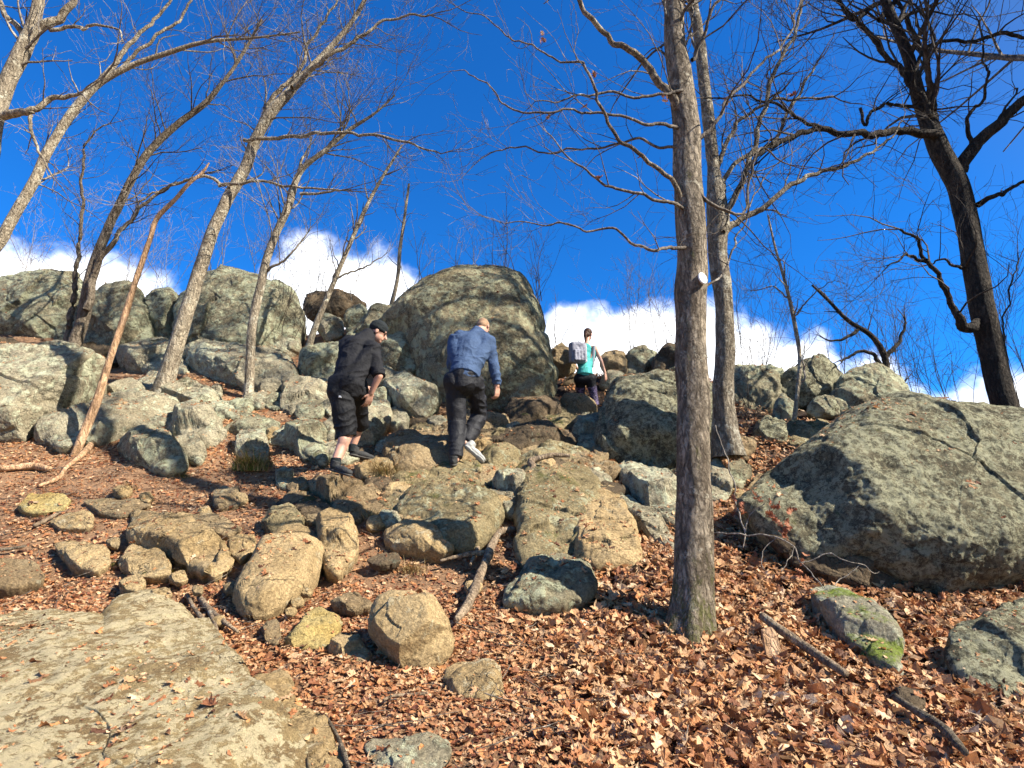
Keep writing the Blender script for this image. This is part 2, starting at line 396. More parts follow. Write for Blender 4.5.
        dd_ = rg.normal(size=(cn, 3)); dd_ /= np.linalg.norm(dd_, axis=1, keepdims=True)
        w += chip * (1 - .55 * rnd) * (((V - sp_[bi]) * dd_[bi]).sum(1) * am + rg.uniform(-1, 1, cn)[bi] * dr_ * Rs)
    if Rs > .5: w += fbm(V * 5.5, 4, seed + 21, .6) * .024 * rough
    V = V + N * w[:, None]
    o = mesh_obj(name, V, T, M[mat], origin=C)
    tag(o, label, cat, group)
    ROCKS.append(o)
    return o

R_ = rock
# -- foreground
R_('huge tan boulder slab with cream blotches filling the lower left foreground', [(-90,640),(-30,616),(60,619),(104,622),(116,600),(150,592),(185,607),(206,625),(226,652),(240,680),(262,710),(296,736),(314,770),(330,840),(180,880),(-90,860)], 'slab', .2, lift=.09, d=(2.0,4.3), grow=1.03, chip=.12, rnd=.25, fac=3, name='boulder', cat='boulder', back=.3, strata=.35, rough=.7)
R_('narrow flat tan slab running beside the right edge of the foreground boulder', [(256,681),(285,678),(299,703),(332,738),(348,772),(358,802),(322,802),(304,752),(280,715)], 'tan', .22, rnd=.3)
R_('largest flat tan slab among leaves above the foreground boulder, tapering to the right', [(134,512),(160,515),(196,530),(221,545),(233,558),(229,569),(212,577),(190,568),(160,553),(130,546)], 'tan', .42, rnd=.3, fac=4)
R_('small flat tan rock tucked under the lower left edge of the tapering slab', [(120,564),(132,547),(150,548),(166,561),(170,574),(150,577),(135,576)], 'tan', .34, rnd=.2)
R_('flat greyish tan stone sunk in leaves left of the tapering slab', [(54,544),(75,541),(107,551),(111,562),(97,572),(72,566)], 'tan', .3)
R_('low grey stone sunk in leaf litter at the left picture edge', [(-22,570),(-12,562),(15,561),(38,569),(42,580),(15,588),(-18,588)], 'brown', .34)
R_('low tan stone showing through leaves behind a fallen stick', [(49,522),(70,512),(93,516),(91,528),(62,530)], 'tan', .3)
R_('yellowish flat stone flush with the leaf litter far left of the trail', [(18,507),(32,494),(62,496),(70,502),(60,511),(30,513)], 'yellow', .16)
R_('pinkish brown stone sunk in the slope below the blond grass tuft', [(211,492),(225,487),(239,492),(240,505),(216,509)], 'brown', .4)
R_('rounded tan stone off the right tip of the tapering slab', [(227,542),(240,537),(254,538),(256,549),(242,560),(232,555)], 'tan', .5)
R_('small tan stone in front of the small flat tan rock', [(119,581),(133,576),(146,583),(138,591),(121,589)], 'tan', .4)
R_('small pale stone touching the top tip of the foreground boulder', [(151,592),(167,588),(172,596),(155,600)], 'tan', .5)
R_('thin brown slab with a mossy rim above the tapering slab', [(84,500),(140,500),(150,505),(122,518),(100,514)], 'brown', .14)
R_('flat brown stone pressed in the slope between trail and tapering slab', [(180,516),(212,514),(240,528),(226,536),(195,526)], 'brown', .2)
# -- trail stones near the camera
R_('big blocky tan rock with shaded left side standing on the leafy trail', [(371,618),(379,600),(391,593),(412,595),(436,606),(447,623),(452,643),(445,658),(426,674),(406,671),(389,657),(375,637)], 'tan', .95, d=(3.44,3.66), rnd=.02, fac=5, chip=.35, grow=1.06, back=.9, strata=.5, seed=912)
R_('bright yellow flat rock left of the blocky tan rock', [(285,641),(300,624),(318,614),(341,622),(336,638),(327,647),(292,649)], 'yellow', .45, rnd=.15, fac=4)
R_('angular cream rock between the yellow rock and the blocky tan rock', [(328,650),(338,635),(351,636),(371,655),(367,664),(347,661)], 'tan', .6, rnd=.1)
R_('small brown upright stone left of the yellow rock', [(262,628),(268,622),(277,624),(281,636),(276,644),(266,641)], 'brown', .6)
R_('rounded grey rock half buried in leaves below the blocky tan rock', [(446,669),(476,663),(500,677),(506,694),(492,700),(468,699),(448,690)], 'tan', .5, rnd=.6)
R_('whitish lumpy rock at the bottom picture edge beside the trail', [(366,742),(392,738),(408,744),(436,735),(451,748),(448,766),(430,775),(385,772),(370,756)], 'pale', .25, rnd=.6)
R_('tiny tan stone in the shaded dirt above the yellow rock', [(330,603),(345,596),(362,597),(373,606),(352,612)], 'brown', .4)
# -- centre left mass
R_('long smooth brown boulder like a paw lying down the slope', [(235,603),(240,585),(252,565),(262,545),(274,533),(292,526),(307,532),(321,546),(323,566),(309,588),(289,602),(268,616),(242,617)], 'tan', .6, rnd=.85, fac=3, name='boulder', cat='boulder', strata=.5)
R_('split brown rock with dark vertical seam right of the paw shaped boulder', [(317,524),(332,510),(350,521),(358,540),(357,556),(343,569),(335,574),(322,563)], 'tan', .7, rnd=.5, fac=4, strata=1.6)
R_('mossy wedge of rock on top end of the paw shaped boulder', [(261,527),(275,515),(291,506),(306,520),(300,531),(276,535)], 'moss', .6)
R_('steep edged step rock with its left face in black shade below the man in black', [(307,486),(322,478),(337,488),(349,502),(351,520),(339,515),(322,499)], 'brown', .9, rnd=.1, fac=4)
R_('flat brown step rock carrying the foot of the man in black', [(322,480),(336,476),(355,481),(372,491),(386,500),(383,509),(366,505),(352,514),(342,498)], 'brown', .3, rnd=.2)
R_('shaded wedge rock left of the man in black, one face black', [(280,433),(302,424),(318,430),(327,440),(327,466),(306,459),(290,448)], 'wall', .8, rnd=.1, fac=4)
R_('blocky rock in the shadow of the man in blue, left of his shin', [(381,458),(400,445),(420,437),(447,430),(453,455),(447,472),(412,477),(395,479)], 'brown', .45, rnd=.05, fac=5, seed=771)
R_('low tan rock with blond grass beside it between the two men', [(355,472),(375,461),(395,465),(398,477),(376,484),(360,480)], 'tan', .55)
R_('thin light slab with deep shade beneath it below the man in blue', [(379,492),(395,485),(425,489),(428,496),(415,500),(388,502)], 'tan', .35, rnd=.15)
R_('smooth olive bedrock hump below the feet of the man in blue', [(392,514),(420,492),(445,480),(472,467),(485,478),(497,514),(495,528),(476,544),(455,547),(420,536)], 'moss', .36, rnd=.5, fac=4, name='boulder', cat='boulder')
R_('pitted tan rock leaning on the lower left of the olive hump', [(384,541),(397,526),(417,518),(434,531),(453,549),(441,553),(396,549)], 'tan', .55, rnd=.2)
R_('pale square block perched between the two olive bedrock humps', [(493,482),(510,472),(520,478),(527,491),(509,506),(500,497)], 'pale', .9, rnd=.05, fac=4)
R_('large mossy olive bedrock dome crossed by a thin tree shadow', [(522,484),(535,468),(555,461),(574,463),(592,477),(598,492),(594,520),(584,546),(552,560),(527,566),(519,556),(519,521)], 'moss', .30, rnd=.5, fac=4, name='boulder', cat='boulder', seed=431)
R_('smooth tan bedrock bulge joined to the right of the mossy dome', [(590,492),(602,486),(618,488),(624,511),(640,551),(635,564),(607,568),(578,563),(574,545),(580,520)], 'tan', .36, rnd=.6, fac=3, name='boulder', cat='boulder')
R_('pale lichened rock sloping down to the main tree, lower of two', [(616,499),(630,496),(656,520),(672,535),(676,552),(650,540),(628,522)], 'pale', .5)
R_('pale lichened rock sloping down to the main tree, upper of two', [(618,472),(626,465),(642,468),(662,478),(680,492),(684,532),(664,524),(636,498)], 'pale', .6)
R_('whitish knobbly rock at the foot of the mossy dome above the long shadow', [(505,602),(514,582),(538,560),(563,556),(585,570),(596,592),(584,601),(560,606),(525,607)], 'wall', .45, rnd=.4, rough=1.6)
# -- path up to the woman
R_('rounded brown rock right below the feet of the woman', [(554,412),(559,405),(572,401),(588,405),(597,412),(586,418),(562,420)], 'brown', .8, rnd=.7, lift=-.03)
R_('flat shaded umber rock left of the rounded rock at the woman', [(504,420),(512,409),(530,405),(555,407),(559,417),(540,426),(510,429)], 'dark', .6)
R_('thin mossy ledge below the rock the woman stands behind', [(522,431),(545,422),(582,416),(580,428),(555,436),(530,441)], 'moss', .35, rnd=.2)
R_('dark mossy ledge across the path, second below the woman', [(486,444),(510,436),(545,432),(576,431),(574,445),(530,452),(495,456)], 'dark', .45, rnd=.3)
R_('olive brown rounded rock right of the lifted shoe of the man in blue', [(481,458),(490,449),(503,446),(522,448),(520,463),(510,472),(486,471)], 'moss', .6, rnd=.6)
R_('greenish flat rock under the pale root on top of the dome', [(517,460),(545,449),(582,449),(604,458),(592,470),(560,463),(530,472)], 'moss', .35)
R_('small tan rock between the boots of the man in blue', [(470,446),(480,439),(493,441),(494,450),(478,456)], 'tan', .6)
R_('bright lichened block right of the ledges beside the big right boulder', [(575,430),(588,420),(603,424),(603,452),(585,452),(574,445)], 'wall', .7)
R_('brown rocks in the gap left of the rounded path rock', [(448,418),(470,412),(500,418),(508,430),(480,440),(452,434)], 'brown', .4)
# -- rocks behind the men
R_('blocky pale rock with dark underside between the two men', [(385,385),(398,380),(413,379),(440,398),(438,409),(423,421),(397,412),(386,398)], 'pale', .75, d=(8.0,8.6), rnd=.12, fac=4, seed=650)
R_('big light green rock in front of the knees of the man in black', [(322,464),(320,435),(344,414),(366,402),(388,402),(392,419),(380,442),(362,465)], 'pale', .5, d=(7.1,8.0), rnd=.4)
R_('upright pale rock with a dark streak right of the light green rock', [(386,412),(400,407),(410,419),(408,437),(399,447),(389,432)], 'pale', .7, d=(7.7,8.1))
R_('green lichened rock behind the head of the man in black', [(376,346),(388,336),(401,332),(419,352),(420,371),(400,374),(382,370)], 'wall', .7, d=(9.2,9.6), rnd=.5)
R_('rounded tan green rock touching the left foot of the great boulder', [(408,342),(424,331),(438,338),(449,357),(440,368),(420,367)], 'wall', .8, d=(9.1,9.5), rnd=.6)
R_('small pale rock between the arm of the man in black and the blocky pale rock', [(372,372),(386,366),(400,374),(398,386),(375,390)], 'pale', .6, d=(8.4,8.7))
R_('small grey rock below the small pale rock by the hand of the man in black', [(372,392),(384,388),(392,400),(386,408),(370,404)], 'wall', .6, d=(8.0,8.3))
R_('mossy topped rock left of the shorts of the man in black', [(280,408),(288,392),(300,379),(317,382),(328,398),(329,412),(305,410),(290,415)], 'pale', .6)
R_('long flat pale green ledge crossing behind two tree bases', [(186,362),(205,358),(256,361),(293,370),(294,388),(266,394),(225,384),(198,374)], 'pale', .5, rnd=.25, fac=4)
R_('pale tilted slab leaning against the ridge wall right of the thin tree', [(255,362),(282,343),(298,336),(302,350),(284,364)], 'pale', .6, d=(10.6,11))
R_('green slab running up behind the back of the man in black', [(298,376),(300,357),(340,340),(356,346),(348,370),(325,384)], 'wall', .6, d=(9.2,9.9))
R_('pale rounded rock on the skyline dip left of the man in black', [(315,326),(328,315),(343,320),(344,335),(327,342)], 'pale', .7, d=(11,11.4))
R_('rock with one black face on the skyline dip above the beanie', [(344,318),(354,309),(366,309),(369,320),(360,330),(347,332)], 'wall', .8, d=(10.8,11.1), rnd=.1)
R_('brown leaf strewn outcrop on the skyline behind the cloud edge', [(300,297),(318,291),(342,291),(360,297),(370,308),(352,320),(330,326),(305,320)], 'dark', .5, d=(12.6,13.0), rnd=.5)
R_('long green sloping rock rising to the great boulder behind the beanie', [(340,345),(368,318),(392,306),(412,312),(412,336),(390,336),(375,352)], 'wall', .5, d=(9.8,10.6))
# -- ridge wall left
R_('leftmost grey ridge outcrop above the big pale slab', [(-60,300),(12,287),(62,280),(92,284),(96,330),(80,350),(25,342),(-60,335)], 'wall', .4, d=(11.0,12.0), name='outcrop', cat='outcrop', rnd=.1, fac=7)
R_('grey green ridge outcrop between the twin trunks and the orange snag', [(80,350),(84,305),(104,285),(130,282),(143,292),(154,322),(153,350),(112,356)], 'wall', .5, d=(10.9,11.7), name='outcrop', cat='outcrop', rnd=.1)
R_('small notched rock on the skyline left of the tall leaning tree', [(148,318),(152,294),(172,289),(181,300),(180,335),(165,350),(150,340)], 'wall', .7, d=(11.2,11.8), name='outcrop', cat='outcrop', rnd=.2)
R_('broad ridge outcrop behind the tallest and the slender leaning trees', [(174,352),(177,305),(195,278),(217,270),(250,275),(274,288),(296,298),(304,312),(302,340),(275,356),(250,364),(200,361)], 'wall', .42, d=(10.6,11.8), name='outcrop', cat='outcrop', rnd=.1, fac=6)
R_('pale low rock with dark block shade at the base of the tall leaning tree', [(118,362),(122,349),(137,345),(157,348),(187,357),(187,374),(155,373),(130,369)], 'pale', .55, rnd=.25)
R_('dark rock behind the left slab beneath the ridge', [(-40,352),(-5,340),(22,343),(28,358),(5,368),(-40,372)], 'dark', .5, d=(9.6,10))
R_('brown rock in the shade at the foot of the ridge between trunks', [(60,352),(85,345),(112,350),(118,362),(95,368),(65,362)], 'dark', .4)
# -- left slabs
R_('biggest pale tilted slab at the left picture edge', [(-70,378),(0,363),(32,350),(57,343),(74,346),(88,358),(103,356),(106,366),(83,387),(56,412),(38,428),(26,443),(-5,445),(-70,446)], 'pale', .42, d=(6.9,8.2), name='boulder', cat='boulder', rnd=.12, fac=4, strata=1.5, chip=.4)
R_('cracked grey rock under the lip of the biggest tilted slab', [(38,440),(44,426),(60,411),(90,402),(94,420),(84,444),(60,447)], 'pale', .5)
R_('long pale ledge right of the cracked grey rock with leaves above', [(84,444),(92,412),(112,400),(140,397),(166,401),(181,414),(170,426),(132,431),(104,440)], 'pale', .45, rnd=.25, strata=1.6)
R_('small pale rock sitting on the long pale ledge', [(105,398),(116,390),(131,384),(143,391),(143,401),(122,403)], 'pale', .6)
R_('long thin pale slab slanting down right with mossy shaded edge', [(139,383),(155,374),(187,386),(215,398),(240,407),(234,419),(200,411),(172,401),(150,396)], 'pale', .35, rnd=.15, strata=1.4)
R_('pointed pale rock below the long thin slab', [(166,430),(178,416),(190,407),(206,414),(221,426),(217,441),(204,448),(182,442)], 'pale', .8, rnd=.12, fac=5)
R_('blue grey rock with a dark crevice, lowest of the left cluster', [(117,450),(125,440),(140,434),(165,433),(174,448),(188,469),(163,473),(135,463)], 'wall', .65, rnd=.3)
R_('small pointed grey rock right of the blue grey rock', [(170,443),(180,437),(191,436),(207,453),(198,464),(182,458)], 'pale', .65, rnd=.1)
R_('flat grey green rock right of the pointed pale rock, shaded top', [(223,430),(236,421),(252,417),(279,422),(279,433),(262,437),(240,434)], 'wall', .4)
R_('mossy pale rock above the green grass tuft', [(235,455),(240,433),(258,430),(269,446),(266,460),(250,459)], 'pale', .55)
R_('small round grey stone beside the shadowed trench left of the step rock', [(276,474),(285,467),(294,478),(288,488),(278,487)], 'wall', .7)
R_('small flat brown stone next to the step rock with black face', [(286,487),(304,480),(309,488),(293,493)], 'brown', .5)
R_('little pyramid stone on leaves before the long flat ledge', [(212,392),(217,384),(223,390),(222,396),(213,396)], 'pale', .8, rnd=0)
# -- great boulder and right side
R_('great domed boulder on the skyline directly behind the man in blue', [(378,330),(388,312),(402,302),(430,285),(460,276),(500,275),(523,283),(538,298),(545,316),(549,338),(557,362),(563,388),(558,408),(540,412),(500,416),(465,415),(436,402),(420,376),(405,345)], 'dome', .55, chip=.45, d=(8.9,10.4), name='boulder', cat='boulder', rnd=.85, fac=3, back=.9, seed=515)
R_('big mossy boulder behind the main tree trunk', [(598,452),(599,408),(608,392),(627,378),(650,371),(690,372),(716,388),(722,440),(716,482),(690,490),(660,484),(630,468),(604,461)], 'boul', .55, d=(7.0,8.1), name='boulder', cat='boulder', rnd=.4, fac=6)
R_('tan skyline rock just right of the woman', [(599,358),(612,351),(624,353),(629,366),(626,380),(606,378)], 'brown', .7, d=(11.2,11.6))
R_('grey skyline rock second to the right of the woman', [(625,357),(642,350),(657,352),(658,368),(642,376),(627,376)], 'wall', .7, d=(11.2,11.6))
R_('dark skyline rock touching the main tree at left', [(653,360),(664,347),(682,344),(704,350),(706,374),(652,374)], 'dark', .6, d=(10.8,11.2))
R_('pale round rock by the hand of the woman', [(598,392),(602,374),(614,370),(628,378),(624,388)], 'pale', .7, d=(10.8,11.0), rnd=.6)
R_('brown rock left of the backpack against the sky', [(550,352),(560,343),(572,350),(576,372),(560,378),(552,372)], 'brown', .7, d=(10.8,11))
R_('dark rock at the left knee of the woman', [(558,390),(566,376),(584,372),(592,396),(570,402)], 'dark', .4, d=(11.0,11.2), grow=.95)
R_('brown boulder right of the legs of the woman in shade', [(598,402),(602,388),(616,384),(628,392),(622,408)], 'dark', .5, d=(10.9,11.1))
R_('lichened outcrop directly right of the second trunk', [(724,410),(730,368),(755,365),(786,367),(784,396),(768,414),(742,416)], 'wall', .5, d=(10.2,10.9), name='outcrop', cat='outcrop')
R_('dark brown rounded skyline rock behind the thin sapling', [(772,398),(778,378),(800,364),(818,361),(834,366),(840,378),(834,400),(800,408)], 'boul', .6, d=(10.4,10.8), name='outcrop', cat='outcrop')
R_('pale sloping skyline rock farthest right on the ridge', [(826,410),(834,386),(848,374),(873,369),(889,372),(901,383),(909,396),(915,410),(900,417),(870,422),(840,420)], 'wall', .55, d=(10.0,10.6), name='outcrop', cat='outcrop', rnd=.3)
R_('small grey rock at the foot of the thin sapling', [(774,424),(774,403),(783,394),(793,405),(793,424)], 'wall', .8, d=(9.4,9.6))
R_('small pale rock before the farthest right skyline rock', [(806,412),(812,400),(826,395),(838,406),(840,416),(815,418)], 'wall', .7, d=(9.7,9.9))
R_('dark mossy block right of the second trunk base', [(751,444),(754,426),(767,417),(783,425),(785,445),(768,453)], 'boul', .85, rnd=.15, d=(7.9,8.2))
R_('small pale stone beside the dark mossy block', [(731,449),(742,440),(753,438),(756,450),(740,458)], 'brown', .7)
R_('long shaded mossy ledge above the big right boulder', [(784,432),(820,428),(846,430),(832,440),(792,449),(784,442)], 'moss', .45)
R_('small grey stone in the leaf pocket at the left tip of the big right boulder', [(728,470),(742,460),(752,474),(740,488),(730,484)], 'wall', .6)
R_('thin slab edge above the left tip of the big right boulder', [(740,498),(760,478),(776,471),(778,482),(750,502)], 'brown', .4)
R_('massive rounded boulder with mottled lichen filling the right side', [(742,502),(765,482),(800,458),(845,431),(890,418),(930,410),(975,411),(1018,422),(1075,455),(1120,510),(1105,560),(1040,570),(993,585),(950,591),(905,577),(868,562),(805,556),(768,527)], 'boul', .42, d=(4.75,6.1), grow=1.06, name='boulder', cat='boulder', rnd=.35, fac=4, back=.8, rough=1.2, chip=.25, strata=.25, seed=222)
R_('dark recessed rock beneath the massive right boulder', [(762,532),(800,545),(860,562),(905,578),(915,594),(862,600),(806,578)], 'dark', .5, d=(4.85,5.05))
R_('mottled green rock at the lower right picture corner', [(946,633),(973,622),(990,617),(1010,602),(1040,592),(1110,590),(1140,660),(1100,730),(1030,728),(1000,721),(972,696),(953,664)], 'boul', .32, d=(3.25,4.0), name='boulder', cat='boulder', rnd=.3, seed=808)
R_('slanting grey rock with bright green moss among leaves at right', [(806,590),(828,585),(853,595),(870,606),(889,625),(904,640),(903,677),(876,664),(846,640),(828,620)], 'bright', .4, d=(3.55,4.45), rnd=.25)
R_('dark rock poking from leaves near the lower right log', [(896,688),(914,692),(926,706),(915,712),(900,704)], 'dark', .6)
R_('pale lichened rock wedged right of the main trunk', [(704,500),(708,470),(716,455),(726,470),(733,492),(724,502)], 'pale', .6, d=(6.2,6.8))

# thin overlapping ledges stepping up the path
rg = np.random.RandomState(55)
LEDGE = [(548,441,34,7),(512,436,30,6),(566,424,26,6),(478,430,24,6),(592,440,16,8),(540,452,40,6),(498,459,26,7),(468,470,20,7),(440,490,26,6),(556,466,34,6),(420,480,22,6),(600,470,22,8),(608,492,20,9),(398,505,20,7),(372,512,16,7),(384,560,16,6),(460,442,18,6),(530,418,26,5),(360,452,18,6),(584,456,22,6)]
for k, (u, v, a, b) in enumerate(LEDGE):
    poly = [(u - a, v + b * rg.uniform(-.2, .6)), (u - a * .6, v - b * rg.uniform(.3, .9)), (u + a * rg.uniform(0, .3), v - b * rg.uniform(.7, 1.1)), (u + a * .8, v - b * rg.uniform(.4, 1)), (u + a, v + b * rg.uniform(-.2, .3)), (u + a * .5, v + b * rg.uniform(.6, 1)), (u - a * .4, v + b * rg.uniform(.8, 1.1))]
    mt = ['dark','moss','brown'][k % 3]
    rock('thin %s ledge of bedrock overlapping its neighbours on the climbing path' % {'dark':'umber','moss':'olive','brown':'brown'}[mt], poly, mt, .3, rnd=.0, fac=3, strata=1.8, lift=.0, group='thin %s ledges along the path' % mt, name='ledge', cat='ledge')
rg = np.random.RandomState(77)
for k in range(64):
    if k < 40: u, v = rg.uniform(372, 612), rg.uniform(420, 512)
    elif k < 52: u, v = rg.uniform(270, 400), rg.uniform(440, 520)
    else: u, v = rg.uniform(200, 360), rg.uniform(372, 440)
    s = rg.uniform(9, 19); n_ = rg.randint(5, 8); an = np.linspace(0, 6.28, n_, endpoint=False) + rg.uniform(-.35, .35, n_)
    poly = [(u + s * rg.uniform(.7, 1.2) * 1.3 * math.cos(a), v + s * rg.uniform(.7, 1.15) * .7 * math.sin(a)) for a in an]
    z = 'half buried %s rock wedged among larger rocks %s'
    mt = ['brown','brown','moss','dark','pale'][rg.randint(0, 5)] if k < 52 else ['pale','wall','pale'][rg.randint(0, 3)]
    cn = {'dark': 'umber', 'brown': 'brown', 'tan': 'tan', 'moss': 'olive', 'pale': 'pale', 'wall': 'grey'}[mt]; w_ = 'along the path' if k < 40 else 'near the step rock' if k < 52 else 'left of the man in black'
    rock(z % (cn, w_), poly, mt, .45, rnd=.2, group=z % (cn, w_), lift=-.02)
# small loose stones between the big ones
rg = np.random.RandomState(3)
small = []
for k in range(95):
    if k < 45: u, v = rg.uniform(380, 620), rg.uniform(415, 520)
    elif k < 70: u, v = rg.uniform(0, 480), rg.uniform(480, 640)
    elif k < 82: u, v = rg.uniform(270, 420), rg.uniform(430, 520)
    else: u, v = rg.uniform(715, 860), rg.uniform(415, 500)
    s = rg.uniform(4, 11) if k < 45 else rg.uniform(3, 8)
    n_ = rg.randint(5, 8); an = np.sort(rg.uniform(0, 6.28, n_)) if False else np.linspace(0, 6.28, n_, endpoint=False) + rg.uniform(-.3, .3, n_)
    poly = [(u + s * rg.uniform(.75, 1.2) * 1.25 * math.cos(a), v + s * rg.uniform(.75, 1.15) * .75 * math.sin(a)) for a in an]
    z = ('on the rocky path', 'in the leaf litter on the left slope', 'beside the step rocks', 'on the right ridge slope')[0 if k < 45 else 1 if k < 70 else 2 if k < 82 else 3]
    rock('small loose brown or tan stone ' + z, poly, ['brown','tan','moss','dark','pale'][rg.randint(0, 5)] if k < 45 else ['brown','tan'][rg.randint(0,2)], .7, rnd=.3, name='stone', cat='stone', group='loose stones ' + z)
# ---------------------------------------------------------------- leaf litter
def leaf_template(kind):
    if kind == 0:      # lobed oak leaf
        h = [(0,-.5,),(.05,-.38),(.20,-.33),(.09,-.2),(.30,-.1),(.12,.02),(.33,.18),(.14,.26),(.2,.4),(.05,.42),(0,.52)]
        o = h + [(-x, y * .97 + .01) for x, y in h[-2:0:-1]]
    elif kind == 1:    # plain oval leaf
        h = [(0,-.5),(.12,-.34),(.22,-.1),(.2,.15),(.1,.36),(0,.5)]
        o = h + [(-x, y) for x, y in h[-2:0:-1]]
    else:              # torn fragment
        o = [(.1,-.5),(.34,-.1),(.2,.36),(-.16,.5),(-.32,.05),(-.18,-.36)]
    c = [(0, y) for y in ((-.18, .15) if kind < 2 else (0,))]
    o = np.array(o); V = np.r_[o, np.array(c)]
    n = len(o); F = []
    for i in range(n):
        j = (i + 1) % n
        if len(c) == 1: F.append((i, j, n))
        else:
            ym = (o[i, 1] + o[j, 1]) / 2; a = n if ym < 0 else n + 1
            F.append((i, j, a))
            sa = n if o[i, 1] + o[i-1, 1] < 0 else n + 1
            if sa != a: F.append((i, a, sa))
    return V, np.array(F)
PALET = np.array([(.52,.28,.13),(.60,.37,.19),(.44,.19,.08),(.27,.105,.045),(.66,.44,.25),(.12,.05,.025),(.56,.26,.10),(.72,.53,.34),(.34,.18,.09)])
PW = np.array([.2,.17,.15,.11,.12,.07,.09,.04,.05]); PW /= PW.sum()
def scatter(kind, x, y, size, tilt, lift, rg, z=None, N=None):
    T, Fc = leaf_template(kind); n = len(x); k = len(T)
    N = normal_at(x, y) if N is None else N
    nr = N + rg.normal(0, 1, (n, 3)) * tilt[:, None]; nr /= np.linalg.norm(nr, axis=1, keepdims=True)
    a = np.cross(nr, rg.normal(size=(n, 3))); a /= np.linalg.norm(a, axis=1, keepdims=True); b = np.cross(nr, a)
    w = size * rg.uniform(.75, 1.15, n)
    tx = T[None, :, 0] * w[:, None]; ty = T[None, :, 1] * size[:, None]
    c1 = rg.normal(0, 3.2, n) / size; c2 = rg.normal(.6, 2.2, n) / size; c3 = rg.normal(0, 2, n) / size
    tz = (c1[:, None] * tx ** 2 + c2[:, None] * ty ** 2 * .5 + c3[:, None] * tx * ty) * .45
    tz += rg.normal(0, .035, tz.shape) * size[:, None]
    base = np.c_[x, y, (H(x, y) if z is None else z) + lift]
    V = base[:, None] + tx[..., None] * a[:, None] + ty[..., None] * b[:, None] + tz[..., None] * nr[:, None]
    Fa = (Fc[None] + (np.arange(n) * k)[:, None, None]).reshape(-1, 3)
    c = PALET[rg.choice(len(PALET), n, p=PW)] * rg.uniform(.75, 1.2, (n, 1))
    return V.reshape(-1, 3), Fa, np.repeat(c, k, 0)
def merge(parts):
    Vs, Fs, Cs, o = [], [], [], 0
    for V, Fa, c in parts:
        Vs.append(V); Fs.append(Fa + o); Cs.append(c); o += len(V)
    return np.concatenate(Vs), np.concatenate(Fs), np.concatenate(Cs)
rg = np.random.RandomState(11)
def pts(n, y0, y1):
    y = np.sqrt(rg.uniform(y0 ** 2, y1 ** 2, n)); x = y * rg.uniform(-1.12, 1.12, n) + rg.uniform(-.6, .6, n); return x, y
def deep(x, y):       # thick litter towards the right and centre, trampled on the left trail
    f = np.clip((x / y + .04) / .2 + (y - 4.2) * .12 * (x / y > -.3), 0, 1) 
    f2 = fbm(np.c_[x * .9, y * .9, 0 * x], 3, 31) * .25
    return np.clip(f + f2, .0, 1)
parts = []
for y0, y1, n in ((1.7, 4.2, 40000), (4.2, 6.5, 42000), (6.5, 9.5, 34000), (9.5, 14, 18000)):
    x, y = pts(n, y0, y1); dp = deep(x, y)
    keep = rg.uniform(0, 1, n) < .05 + .95 * dp * (.55 + .9 * np.clip(fbm(np.c_[x * 2.2, y * 2.2, 0 * x], 3, 77) + .45, 0, 1)); 
    if y0 > 6: keep = rg.uniform(0, 1, n) < .75
    a_ = x / y; keep &= ~((a_ > -.28) & (a_ < .17) & (y > 5.7) & (y < 10) & (rg.uniform(0, 1, n) < .6))
    x, y, dp = x[keep], y[keep], dp[keep]; m_ = len(x)
    size = (.04 + .075 * rg.rand(m_) ** 1.5) * (.72 + .28 * dp); tilt = .12 + .75 * dp * rg.uniform(.15, 1, m_)
    lift = rg.uniform(0.004, .02, m_) + dp * rg.uniform(0, .065, m_)
    kd = rg.choice(3, m_, p=(.55, .3, .15))
    for k in range(3):
        s_ = kd == k; parts.append(scatter(k, x[s_], y[s_], size[s_], tilt[s_], lift[s_], rg))
V, Fa, c = merge(parts)
tag(mesh_obj('leaf_litter', V, Fa, M['leaf'], smooth=False, cols=c), 'deep drift of dry rust and tan oak leaves covering the slope', 'leaves', kind='stuff')
# crushed fragments, needles
parts = []
for y0, y1, n in ((1.7, 4.5, 70000), (4.5, 8, 50000)):
    x, y = pts(n, y0, y1); keep = rg.uniform(0, 1, n) < 1.1 - .75 * deep(x, y); x, y = x[keep], y[keep]; n = len(x)
    T = scatter(2, x, y, rg.uniform(.012, .042, n), rg.uniform(.1, .5, n), rg.uniform(.0, .015, n), rg)
    parts.append(T)
V, Fa, c = merge(parts); c = c * .8 + np.array([.03, .0, 0])
tag(mesh_obj('crushed_leaves', V, Fa, M['leaf'], smooth=False, cols=np.clip(c, 0, 1)), 'crushed reddish leaf crumbs trodden into the trail', 'leaf crumbs', kind='stuff')

